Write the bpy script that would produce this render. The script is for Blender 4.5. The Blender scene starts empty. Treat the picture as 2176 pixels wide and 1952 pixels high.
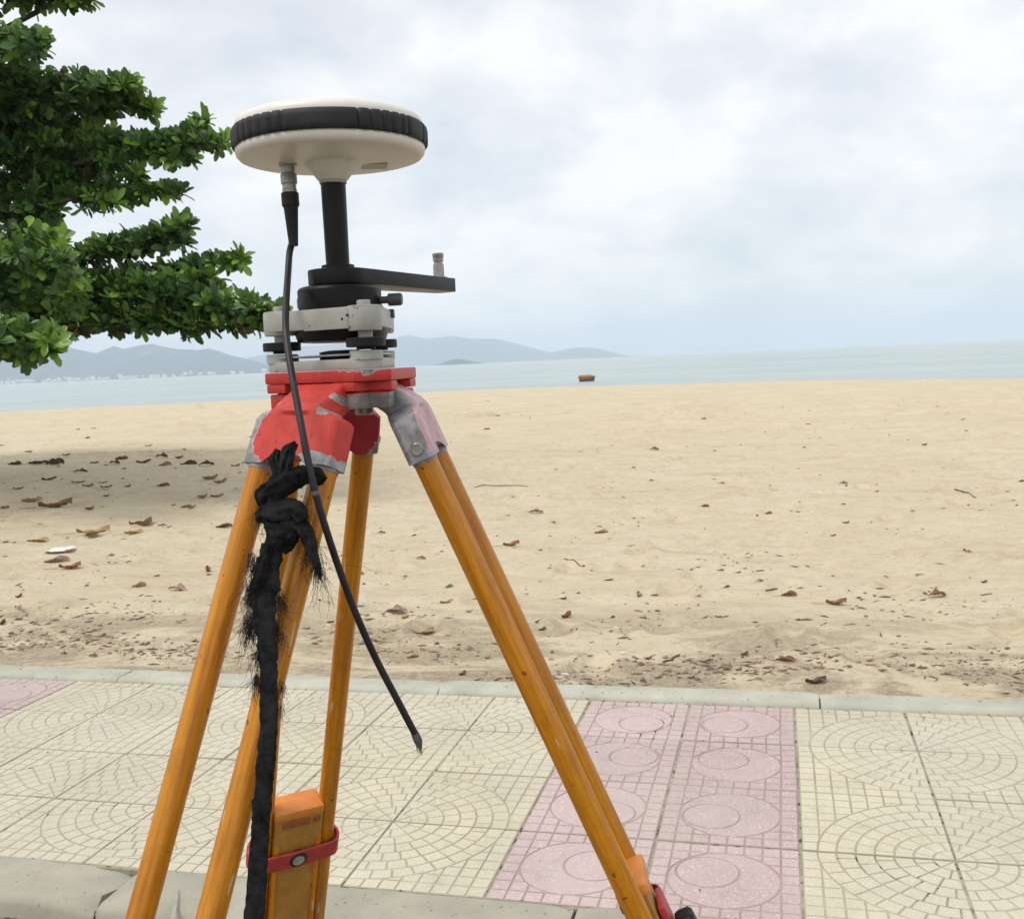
import bpy, bmesh, math, random
import numpy as np
from mathutils import Vector, Matrix, noise

random.seed(7)
rng = np.random.default_rng(11)
S = bpy.context.scene
COL = S.collection
PI = math.pi

# ------------------------------------------------------------------ camera
F, PITCH, ROLL, HCAM = 2238.5, 0.092578, 0.04376, 1.3797      # focal length in photo pixels (photo 2176 x 1952)
PW, PH = 2176, 1952
FW = Vector((0, math.cos(PITCH), -math.sin(PITCH)))
_r, _u = Vector((1, 0, 0)), Vector((0, math.sin(PITCH), math.cos(PITCH)))
CR = _r * math.cos(ROLL) - _u * math.sin(ROLL)
CU = _r * math.sin(ROLL) + _u * math.cos(ROLL)
EYE = Vector((0, 0, HCAM))
cam = bpy.data.cameras.new('camera')
cam.sensor_width = 36.0
cam.lens = 36.0 * F / PW
cam.clip_start, cam.clip_end = 0.05, 60000
cam.dof.use_dof = True
cam.dof.focus_distance = 1.25
cam.dof.aperture_fstop = 40.0
camo = bpy.data.objects.new('camera', cam)
camo.matrix_world = Matrix(((CR.x, CU.x, -FW.x, EYE.x), (CR.y, CU.y, -FW.y, EYE.y), (CR.z, CU.z, -FW.z, EYE.z), (0, 0, 0, 1)))
COL.objects.link(camo)
S.camera = camo

# ------------------------------------------------------------------ render settings
S.render.engine = 'CYCLES'
S.cycles.use_denoising = True
S.cycles.max_bounces = 8
S.cycles.transparent_max_bounces = 8
S.cycles.volume_bounces = 3
S.view_settings.view_transform = 'Standard'
S.view_settings.look = 'None'
S.view_settings.exposure = 0.32
S.view_settings.gamma = 1.0
S.view_settings.use_curve_mapping = False

# ------------------------------------------------------------------ sky and sun
SUN_EL, SUN_AZ = math.radians(60), math.radians(238)            # azimuth clockwise from +Y
W = bpy.data.worlds.new('World')
S.world = W
W.use_nodes = True
nt = W.node_tree
nt.nodes.clear()


def N(nt, typ, **kw):
    n = nt.nodes.new(typ)
    for k, v in kw.items():
        if k[0] == '_':
            setattr(n, k[1:], v)
        else:
            n.inputs[k.replace('__', ' ')].default_value = v
    return n


def math_node(nt, op, a, b=None, c=None, clamp=False):
    n = nt.nodes.new('ShaderNodeMath')
    n.operation = op
    n.use_clamp = clamp
    for i, v in enumerate((a, b, c)):
        if v is None:
            continue
        if isinstance(v, (int, float)):
            n.inputs[i].default_value = v
        else:
            nt.links.new(v, n.inputs[i])
    return n.outputs[0]


def ramp(nt, fac, stops, interp='LINEAR'):
    r = nt.nodes.new('ShaderNodeValToRGB')
    r.color_ramp.interpolation = interp
    el = r.color_ramp.elements
    while len(el) < len(stops):
        el.new(0.5)
    for e, (p, c) in zip(el, stops):
        e.position = p
        e.color = c if len(c) == 4 else (*c, 1)
    nt.links.new(fac, r.inputs[0])
    return r.outputs[0]


def mix(nt, fac, a, b, typ='MIX'):
    m = nt.nodes.new('ShaderNodeMix')
    m.data_type = 'RGBA'
    m.blend_type = typ
    for s, v in ((m.inputs[0], fac), (m.inputs[6], a), (m.inputs[7], b)):
        if isinstance(v, (int, float)):
            s.default_value = v
        elif isinstance(v, tuple):
            s.default_value = (*v, 1) if len(v) == 3 else v
        else:
            nt.links.new(v, s)
    return m.outputs[2]


sky = N(nt, 'ShaderNodeTexSky', _sky_type='NISHITA', _sun_disc=False, _sun_elevation=SUN_EL, _sun_rotation=SUN_AZ,
        _air_density=1.0, _dust_density=2.0, _ozone_density=1.0)
bg_sky = N(nt, 'ShaderNodeBackground', Strength=0.11)
nt.links.new(sky.outputs[0], bg_sky.inputs[0])
tc = nt.nodes.new('ShaderNodeTexCoord')
sep = nt.nodes.new('ShaderNodeSeparateXYZ')
nt.links.new(tc.outputs['Generated'], sep.inputs[0])
zz = math_node(nt, 'MAXIMUM', sep.outputs[2], 0.0)
den = math_node(nt, 'ADD', zz, 0.42)
px_ = math_node(nt, 'DIVIDE', sep.outputs[0], den)
py_ = math_node(nt, 'DIVIDE', sep.outputs[1], den)
cmb = nt.nodes.new('ShaderNodeCombineXYZ')
nt.links.new(px_, cmb.inputs[0])
nt.links.new(py_, cmb.inputs[1])
nz = N(nt, 'ShaderNodeTexNoise', Scale=3.4, Detail=7.0, Roughness=0.55, Distortion=0.15)
nt.links.new(cmb.outputs[0], nz.inputs['Vector'])
nz2 = N(nt, 'ShaderNodeTexNoise', Scale=0.9, Detail=3.0, Roughness=0.5)
nt.links.new(cmb.outputs[0], nz2.inputs['Vector'])
mixn = math_node(nt, 'ADD', math_node(nt, 'MULTIPLY', nz.outputs[0], 0.62), math_node(nt, 'MULTIPLY', nz2.outputs[0], 0.38))
cover = ramp(nt, mixn, [(0.36, (0.60,) * 3), (0.47, (0.80,) * 3), (0.56, (1.0,) * 3)])
shade = ramp(nt, nz.outputs[0], [(0.28, (0.755, 0.775, 0.815)), (0.45, (0.80, 0.808, 0.828)), (0.56, (0.838, 0.836, 0.832)), (0.72, (0.875, 0.868, 0.856))])
bg_cl = N(nt, 'ShaderNodeBackground', Strength=1.0)
nt.links.new(shade, bg_cl.inputs[0])
mxs = nt.nodes.new('ShaderNodeMixShader')
nt.links.new(cover, mxs.inputs[0])
nt.links.new(bg_sky.outputs[0], mxs.inputs[1])
nt.links.new(bg_cl.outputs[0], mxs.inputs[2])
wo = nt.nodes.new('ShaderNodeOutputWorld')
nt.links.new(mxs.outputs[0], wo.inputs[0])

sl = bpy.data.lights.new('sun', 'SUN')
sl.energy = 1.5
sl.angle = math.radians(24)
sl.color = (1.0, 0.955, 0.88)
so = bpy.data.objects.new('sun', sl)
sd = Vector((math.sin(SUN_AZ) * math.cos(SUN_EL), math.cos(SUN_AZ) * math.cos(SUN_EL), math.sin(SUN_EL)))
so.rotation_euler = sd.to_track_quat('Z', 'Y').to_euler()
so.location = (-10, -10, 30)
COL.objects.link(so)


# ------------------------------------------------------------------ helpers
def P(x, y, d):
    """photo pixel (2176 wide) at distance d along the view axis -> world point"""
    return EYE + d * (FW + CR * ((x - PW / 2) / F) - CU * ((y - PH / 2) / F))


def D(x, y, d):
    """the same from the 2029-wide viewing copy of the photo"""
    return P(x * 1.07245, y * 1.07245, d)


def G(x, y, z=0.0):
    v = P(x, y, 1) - EYE
    return EYE + v * ((z - HCAM) / v.z)


def proj(p):
    q = p - EYE
    z = q.dot(FW)
    return PW / 2 + F * q.dot(CR) / z, PH / 2 - F * q.dot(CU) / z, z


def tag(o, label=None, cat=None, group=None, kind=None):
    if label: o['label'] = label
    if cat: o['category'] = cat
    if group: o['group'] = group
    if kind: o['kind'] = kind
    return o


def empty(name, loc, rz=0.0):
    o = bpy.data.objects.new(name, None)
    o.empty_display_size = 0.05
    o.location = loc
    o.rotation_euler = (0, 0, rz)
    COL.objects.link(o)
    return o


def link(name, me, parent=None, mw=None):
    o = bpy.data.objects.new(name, me)
    COL.objects.link(o)
    if parent is not None:
        o.parent = parent
    if mw is not None:
        o.matrix_local = mw
    return o


class MB:
    """collects shapes, builds ONE mesh"""

    def __init__(s):
        s.v, s.f, s.w = [], [], {}

    def add(s, vs, fs):
        b = len(s.v)
        s.v += [tuple(v) for v in vs]
        s.f += [tuple(i + b for i in f) for f in fs]
        return b

    def box(s, c, h, ax=None):
        ax = ax or (Vector((1, 0, 0)), Vector((0, 1, 0)), Vector((0, 0, 1)))
        c = Vector(c)
        vs = [c + ax[0] * h[0] * i + ax[1] * h[1] * j + ax[2] * h[2] * k for i in (-1, 1) for j in (-1, 1) for k in (-1, 1)]
        s.add(vs, [(0, 1, 3, 2), (4, 6, 7, 5), (0, 4, 5, 1), (2, 3, 7, 6), (0, 2, 6, 4), (1, 5, 7, 3)])

    def prism(s, poly, z0, z1):
        n = len(poly)
        vs = [(x, y, z0) for x, y in poly] + [(x, y, z1) for x, y in poly]
        fs = [tuple(range(n - 1, -1, -1)), tuple(range(n, 2 * n))]
        fs += [(i, (i + 1) % n, n + (i + 1) % n, n + i) for i in range(n)]
        s.add(vs, fs)

    def lathe(s, prof, n=32, c=(0, 0, 0), ax=None, rad=None, caps=True):
        """prof: list of (r, z); rad(theta, k) scales the radius"""
        X, Y, Z = ax or (Vector((1, 0, 0)), Vector((0, 1, 0)), Vector((0, 0, 1)))
        c = Vector(c)
        vs = []
        for k, (r, z) in enumerate(prof):
            for i in range(n):
                t = 2 * PI * i / n
                rr = r * (rad(t, k) if rad else 1)
                vs.append(c + X * rr * math.cos(t) + Y * rr * math.sin(t) + Z * z)
        fs = []
        for k in range(len(prof) - 1):
            for i in range(n):
                j = (i + 1) % n
                fs.append((k * n + i, k * n + j, (k + 1) * n + j, (k + 1) * n + i))
        if caps:
            fs.append(tuple(range(n - 1, -1, -1)))
            fs.append(tuple((len(prof) - 1) * n + i for i in range(n)))
        s.add(vs, fs)

    def cyl(s, a, b, r0, r1=None, n=20):
        a, b = Vector(a), Vector(b)
        z = (b - a)
        L = z.length
        z.normalize()
        x = z.orthogonal().normalized()
        s.lathe([(r0, 0), (r0 if r1 is None else r1, L)], n, a, (x, z.cross(x), z))

    def tube(s, pts, rad, n=10, flat=1.0, up=None, noise_amp=0.0, twist=0.0, folds=0.0):
        pts = [Vector(p) for p in pts]
        m = len(pts)
        if not hasattr(rad, '__len__'):
            rad = [rad] * m
        vs = []
        x = None
        for k in range(m):
            t = (pts[min(k + 1, m - 1)] - pts[max(k - 1, 0)]).normalized()
            if x is None:
                x = (up or t.orthogonal()).copy()
            x = (x - t * x.dot(t)).normalized()
            y = t.cross(x)
            a0 = twist * k
            for i in range(n):
                a = 2 * PI * i / n + a0
                r = rad[k] * (1 + folds * (math.cos(5 * a + 1.7 * math.sin(k * 0.21)) + 0.6 * math.cos(9 * a - k * 0.13)))
                p = pts[k] + x * math.cos(a) * r + y * math.sin(a) * r * flat
                if noise_amp:
                    q = noise.noise(p * 95.0) + 0.7 * noise.noise(p * 240.0) + 0.45 * noise.noise(p * 620.0)
                    p = p + (p - pts[k]) * (q * noise_amp)
                vs.append(p)
        fs = [(k * n + i, k * n + (i + 1) % n, (k + 1) * n + (i + 1) % n, (k + 1) * n + i) for k in range(m - 1) for i in range(n)]
        fs += [tuple(range(n - 1, -1, -1)), tuple((m - 1) * n + i for i in range(n))]
        s.add(vs, fs)

    def mesh(s, name, mat, smooth=35, bevel=0.0):
        me = bpy.data.meshes.new(name)
        me.from_pydata(s.v, [], s.f)
        bm = bmesh.new()
        bm.from_mesh(me)
        bmesh.ops.recalc_face_normals(bm, faces=bm.faces)
        if bevel:
            es = [e for e in bm.edges if len(e.link_faces) == 2 and e.calc_face_angle(0) > math.radians(35)]
            bmesh.ops.bevel(bm, geom=es, offset=bevel, segments=2, affect='EDGES', profile=0.6, clamp_overlap=True)
        if smooth:
            for f in bm.faces: f.smooth = True
            for e in bm.edges:
                if len(e.link_faces) == 2 and e.calc_face_angle(0) > math.radians(smooth): e.smooth = False
        bm.to_mesh(me)
        bm.free()
        for m in (mat if isinstance(mat, (list, tuple)) else [mat]):
            me.materials.append(m)
        return me

    def build(s, name, mat, parent=None, smooth=35, bevel=0.0, origin=None):
        if origin is not None:
            o_ = Vector(origin)
            s.v = [tuple(Vector(v) - o_) for v in s.v]
        return link(name, s.mesh(name, mat, smooth, bevel), parent)


# ------------------------------------------------------------------ materials
def mat(name, col, rough=0.6, metal=0.0, var=0.12, scale=30.0, bump=0.0, bscale=None, col2=None, spec=0.5, coat=0.0, detail=5.0,
        speck=None, speck_scale=300.0, speck_at=0.68, coords='Object', island=0.0, trans=0.0):
    m = bpy.data.materials.new(name)
    m.use_nodes = True
    t = m.node_tree
    b = t.nodes['Principled BSDF']
    b.inputs['Roughness'].default_value = rough
    b.inputs['Metallic'].default_value = metal
    b.inputs['Specular IOR Level'].default_value = spec
    b.inputs['Coat Weight'].default_value = coat
    tcn = t.nodes.new('ShaderNodeTexCoord')
    if coords == 'World':
        g = t.nodes.new('ShaderNodeNewGeometry')
        vec = g.outputs['Position']
    else:
        vec = tcn.outputs[coords]
    nz = N(t, 'ShaderNodeTexNoise', Scale=scale, Detail=detail, Roughness=0.6)
    t.links.new(vec, nz.inputs['Vector'])
    c2 = col2 or tuple(c * (1 - 2 * var) for c in col)
    c1 = col if col2 else tuple(min(1, c * (1 + var)) for c in col)
    fac = ramp(t, nz.outputs[0], [(0.32, (0, 0, 0)), (0.68, (1, 1, 1))])
    out = mix(t, fac, c2, c1)
    if island:
        g = t.nodes.new('ShaderNodeNewGeometry')
        rr = math_node(t, 'MULTIPLY_ADD', g.outputs['Random Per Island'], 2 * island, 1 - island)
        cm = t.nodes.new('ShaderNodeCombineColor')
        for k in range(3): t.links.new(rr, cm.inputs[k])
        out = mix(t, 1.0, out, cm.outputs[0], 'MULTIPLY')
    if speck:
        n2 = N(t, 'ShaderNodeTexNoise', Scale=speck_scale, Detail=1.0)
        t.links.new(vec, n2.inputs['Vector'])
        f2 = ramp(t, n2.outputs[0], [(speck_at, (0, 0, 0)), (speck_at + 0.05, (1, 1, 1))])
        out = mix(t, f2, out, speck)
    t.links.new(out, b.inputs['Base Color'])
    rv = math_node(t, 'MULTIPLY_ADD', nz.outputs[0], 0.25, rough - 0.125, clamp=True)
    t.links.new(rv, b.inputs['Roughness'])
    if bump:
        n3 = N(t, 'ShaderNodeTexNoise', Scale=bscale or scale * 4, Detail=6.0, Roughness=0.65)
        t.links.new(vec, n3.inputs['Vector'])
        bp = N(t, 'ShaderNodeBump', Strength=bump, Distance=0.004)
        t.links.new(n3.outputs[0], bp.inputs['Height'])
        t.links.new(bp.outputs[0], b.inputs['Normal'])
    if trans:
        b.inputs['Transmission Weight'].default_value = 0
        b.inputs['Subsurface Weight'].default_value = 0
        tl = t.nodes.new('ShaderNodeBsdfTranslucent')
        t.links.new(out, tl.inputs[0])
        ms = t.nodes.new('ShaderNodeMixShader')
        ms.inputs[0].default_value = trans
        t.links.new(b.outputs[0], ms.inputs[1])
        t.links.new(tl.outputs[0], ms.inputs[2])
        t.links.new(ms.outputs[0], t.nodes['Material Output'].inputs[0])
    return m


def worn(name, paint, metal_col=(0.42, 0.42, 0.43), bias=0.0, scale=38.0, faded=None):
    """chipped paint over cast aluminium; the mesh attribute 'wear' is the rubbed-edge amount"""
    m = bpy.data.materials.new(name)
    m.use_nodes = True
    t = m.node_tree
    b = t.nodes['Principled BSDF']
    tcn = t.nodes.new('ShaderNodeTexCoord')
    at = t.nodes.new('ShaderNodeAttribute')
    at.attribute_name = 'wear'
    nz = N(t, 'ShaderNodeTexNoise', Scale=scale, Detail=5.0, Roughness=0.6, Distortion=0.4)
    t.links.new(tcn.outputs['Object'], nz.inputs['Vector'])
    nzf = N(t, 'ShaderNodeTexNoise', Scale=260.0, Detail=3.0)
    t.links.new(tcn.outputs['Object'], nzf.inputs['Vector'])
    w = math_node(t, 'ADD', math_node(t, 'ADD', at.outputs['Fac'], math_node(t, 'MULTIPLY_ADD', nz.outputs[0], 1.1, -0.55)), math_node(t, 'MULTIPLY_ADD', nzf.outputs[0], 0.30, -0.15 + bias))
    fac = ramp(t, w, [(0.47, (0, 0, 0)), (0.50, (1, 1, 1))])
    rim = ramp(t, w, [(0.455, (0, 0, 0)), (0.468, (.8, .8, .8)), (0.478, (.8, .8, .8)), (0.50, (0, 0, 0))])
    n2 = N(t, 'ShaderNodeTexNoise', Scale=55.0, Detail=6.0, Roughness=0.7)
    t.links.new(tcn.outputs['Object'], n2.inputs['Vector'])
    pc = mix(t, ramp(t, n2.outputs[0], [(0.3, (0, 0, 0)), (0.75, (1, 1, 1))]), tuple(c * 0.82 for c in paint), faded or tuple(min(1, c * 1.12 + 0.01) for c in paint))
    mc = mix(t, ramp(t, n2.outputs[0], [(0.42, (0, 0, 0)), (0.6, (1, 1, 1))]), tuple(c * 0.5 for c in metal_col), metal_col)
    pc = mix(t, rim, pc, (0.62, 0.58, 0.54))
    n4 = N(t, 'ShaderNodeTexNoise', Scale=130.0, Detail=2.0)
    t.links.new(tcn.outputs['Object'], n4.inputs['Vector'])
    dirt = ramp(t, n4.outputs[0], [(0.70, (0, 0, 0)), (0.76, (0.8,) * 3)])
    pc = mix(t, dirt, pc, (0.10, 0.03, 0.03))
    t.links.new(mix(t, fac, pc, mc), b.inputs['Base Color'])
    t.links.new(math_node(t, 'MULTIPLY', fac, 0.35), b.inputs['Metallic'])
    b.inputs['Roughness'].default_value = 0.45
    b.inputs['Specular IOR Level'].default_value = 0.28
    bp = N(t, 'ShaderNodeBump', Strength=0.35, Distance=0.0006)
    hh = math_node(t, 'MULTIPLY_ADD', fac, -1.0, math_node(t, 'MULTIPLY', n2.outputs[0], 0.5))
    t.links.new(hh, bp.inputs['Height'])
    t.links.new(bp.outputs[0], b.inputs['Normal'])
    return m


M = {}
M['white'] = mat('white_plastic', (0.74, 0.71, 0.66), 0.38, var=0.03, scale=25, speck=(0.3, 0.27, 0.22), speck_scale=420, speck_at=0.76)
M['cream'] = mat('cream_plastic', (0.70, 0.645, 0.56), 0.42, var=0.04, scale=14, speck=(0.25, 0.2, 0.15), speck_scale=380, speck_at=0.75)
M['rubber'] = mat('black_rubber', (0.020, 0.020, 0.021), 0.55, var=0.25, scale=40, bump=0.15, bscale=400, spec=0.3)
M['olive'] = mat('grey_label', (0.36, 0.33, 0.25), 0.5, var=0.08, scale=60)
M['black'] = mat('black_anodised', (0.0065, 0.0065, 0.007), 0.36, var=0.3, scale=60, bump=0.08, bscale=500, spec=0.22)
M['blackmatt'] = mat('black_matt_metal', (0.010, 0.011, 0.010), 0.5, var=0.3, scale=45, bump=0.1, bscale=350, spec=0.25)
M['knob'] = mat('dark_grey_knob', (0.05, 0.052, 0.05), 0.5, var=0.2, scale=60)
M['grey'] = mat('grey_enamel', (0.38, 0.37, 0.335), 0.40, var=0.07, scale=45, speck=(0.18, 0.17, 0.15), speck_scale=160, speck_at=0.72, bump=0.05)
M['grey2'] = mat('worn_grey_enamel', (0.37, 0.365, 0.325), 0.42, var=0.10, scale=45, speck=(0.14, 0.13, 0.11), speck_scale=160, speck_at=0.70, bump=0.05)
M['fray'] = mat('frayed_braid', (0.10, 0.115, 0.12), 0.6, var=0.2, scale=60)
M['darkhole'] = mat('dark_recess', (0.02, 0.02, 0.02), 0.8)
M['chrome'] = mat('bright_steel', (0.62, 0.61, 0.58), 0.28, metal=0.9, var=0.1, scale=60)
M['steel'] = mat('dull_steel', (0.36, 0.35, 0.32), 0.40, metal=0.75, var=0.18, scale=80)
M['zinc'] = mat('weathered_zinc', (0.30, 0.30, 0.31), 0.5, metal=0.4, var=0.25, scale=70, bump=0.2)
M['red'] = worn('chipped_red_paint', (0.55, 0.050, 0.038))
M['redhead'] = worn('worn_red_paint', (0.49, 0.036, 0.027), metal_col=(0.27, 0.26, 0.235), bias=-0.02)
M['redleg3'] = worn('faded_pink_red_paint', (0.56, 0.30, 0.32), metal_col=(0.44, 0.43, 0.44), bias=0.03, faded=(0.66, 0.46, 0.48))
M['reddark'] = worn('dull_crimson_paint', (0.36, 0.022, 0.040), metal_col=(0.40, 0.37, 0.34))
M['strapred'] = mat('red_plastic_band', (0.43, 0.034, 0.036), 0.46, var=0.14, scale=50, bump=0.08)
M['clay'] = mat('orange_plastic_cap', (0.66, 0.235, 0.045), 0.48, var=0.1, scale=40)
M['tan'] = mat('ochre_slide', (0.40, 0.19, 0.030), 0.5, var=0.15, scale=35, speck=(0.12, 0.06, 0.03), speck_scale=150, speck_at=0.74)
M['cable'] = mat('black_cable_sheath', (0.020, 0.018, 0.019), 0.42, var=0.2, scale=60, spec=0.35)
M['cloth'] = mat('black_webbing', (0.017, 0.018, 0.018), 0.9, var=0.45, scale=110, bump=0.6, bscale=700, spec=0.2)


def yellow_tube():
    m = mat('amber_fibreglass', (0.60, 0.245, 0.006), 0.27, var=0.07, scale=18, coat=0.0, spec=0.40)
    t = m.node_tree
    b = t.nodes['Principled BSDF']
    tcn = t.nodes.new('ShaderNodeTexCoord')
    # long streaks and pits, in the tube's own axis
    mp = N(t, 'ShaderNodeMapping')
    mp.inputs['Scale'].default_value = (60, 60, 3.0)
    t.links.new(tcn.outputs['Object'], mp.inputs[0])
    n = N(t, 'ShaderNodeTexNoise', Scale=3.0, Detail=5.0, Roughness=0.65)
    t.links.new(mp.outputs[0], n.inputs['Vector'])
    base = b.inputs['Base Color'].links[0].from_socket
    o = mix(t, ramp(t, n.outputs[0], [(0.38, (0, 0, 0)), (0.66, (0.85,) * 3)]), base, (0.33, 0.095, 0.003))
    gz = N(t, 'ShaderNodeTexNoise', Scale=11.0, Detail=6.0, Roughness=0.7)
    t.links.new(tcn.outputs['Object'], gz.inputs['Vector'])
    o = mix(t, ramp(t, gz.outputs[0], [(0.52, (0, 0, 0)), (0.72, (0.55,) * 3)]), o, (0.27, 0.085, 0.006))
    pit = N(t, 'ShaderNodeTexNoise', Scale=95.0, Detail=2.0)
    t.links.new(tcn.outputs['Object'], pit.inputs['Vector'])
    o = mix(t, ramp(t, pit.outputs[0], [(0.70, (0, 0, 0)), (0.73, (0.8,) * 3)]), o, (0.10, 0.04, 0.01))
    mp2 = N(t, 'ShaderNodeMapping')
    mp2.inputs['Scale'].default_value = (130, 130, 16)
    t.links.new(tcn.outputs['Object'], mp2.inputs[0])
    scr = N(t, 'ShaderNodeTexNoise', Scale=1.0, Detail=1.5)
    t.links.new(mp2.outputs[0], scr.inputs['Vector'])
    o = mix(t, ramp(t, scr.outputs[0], [(0.71, (0, 0, 0)), (0.735, (0.8,) * 3)]), o, (0.52, 0.42, 0.28))
    t.links.new(o, b.inputs['Base Color'])
    return m


M['yellow'] = yellow_tube()

# ================================================================== SETTING
YAW = -0.25151
ORG = Vector((-0.12237, 2.61462, 0))
EU = Vector((math.cos(YAW), math.sin(YAW), 0))
EV = Vector((-math.sin(YAW), math.cos(YAW), 0))
T = 0.4


def uv(p):
    q = p - ORG
    return q.dot(EU), q.dot(EV)


def fbm(x, y, z=0.0, oct=4):
    s, a, f = 0.0, 1.0, 1.0
    for _ in range(oct):
        s += a * noise.noise(Vector((x * f, y * f, z + f)))
        a *= 0.5
        f *= 2.05
    return s


KB0, KB1 = 1.605, 1.742          # back kerb, in metres from the pavement's near edge
CREST = [(-1.0, 64), (-0.46, 63), (0.0, 60.0), (0.22, 54), (0.46, 45.5), (0.8, 42), (1.6, 40)]
SEA_Z = -1.6


def crest(az):
    for (a0, r0), (a1, r1) in zip(CREST, CREST[1:]):
        if az <= a1:
            k = (az - a0) / (a1 - a0)
            k = min(max(k, 0), 1)
            k = k * k * (3 - 2 * k)
            return r0 + (r1 - r0) * k
    return CREST[-1][1]


def sand_z(x, y):
    """height of the beach"""
    u, v = uv(Vector((x, y, 0)))
    az, r = math.atan2(x, max(y, 0.01)), math.hypot(x, y)
    rc = crest(az)
    if v < KB1 - 0.02:
        return -0.14
    s = min(1.0, max(0.0, (v - KB1) / 1.2))
    z = -0.004 + 0.018 * fbm(u * 0.9, v * 1.3, 3.0, 3) * (0.25 + s) + 0.013 * fbm(u * 3.6, v * 4.6, 9.0, 3) * (0.25 + 0.75 * s)
    z += 0.035 * noise.noise(Vector((u * 0.16, v * 0.30, 1.7))) * min(1, v / 8)
    # low ridges left by wheels and the tide
    for c, a, wv in ((6.8, 0.010, 0.5), (11.5, 0.022, 0.5), (14.5, 0.030, 0.6), (17.0, 0.04, 0.7), (20.5, 0.045, 0.9), (24.0, 0.06, 1.0), (28.5, 0.06, 1.1), (33, 0.075, 1.3), (40, 0.08, 1.5)):
        vv = v - c + 1.2 * noise.noise(Vector((u * 0.12, c, 0)))
        z += a * (2.2 * math.exp(-(vv / (0.14 * wv + 0.06)) ** 2) - 1.8 * math.exp(-((vv + 0.3 * wv) / (0.10 * wv + 0.05)) ** 2)) * max(0, 0.5 + 1.6 * noise.noise(Vector((u * 0.35, c, 5))))
    if 2.0 < v < 14 and abs(u) < 9:
        cu, cv = math.floor(u / 0.42), math.floor(v / 0.5)
        for a in (-1, 0, 1):
            for b in (-1, 0, 1):
                h1 = noise.cell(Vector((cu + a + .5, cv + b + .5, 2.5)))
                if h1 < 0.05: continue
                h2, h3 = noise.cell(Vector((cu + a + .5, cv + b + .5, 7.5))), noise.cell(Vector((cu + a + .5, cv + b + .5, 9.5)))
                fu, fv = (cu + a + 0.5 + 0.4 * h2) * 0.42, (cv + b + 0.5 + 0.4 * h3) * 0.5
                d2 = ((u - fu) / 0.085) ** 2 + ((v - fv) / 0.13) ** 2
                if d2 < 6: z += (0.020 + 0.03 * h1) * (-math.exp(-d2) + 0.55 * math.exp(-(math.sqrt(d2) - 1.45) ** 2 * 5))
    z -= 0.10 * min(1, r / rc) ** 2
    if r > rc - 2:
        q = r - (rc - 2)
        z -= 0.012 * q * q / (1 + 0.08 * q)
    return max(z, -3.0)


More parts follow.
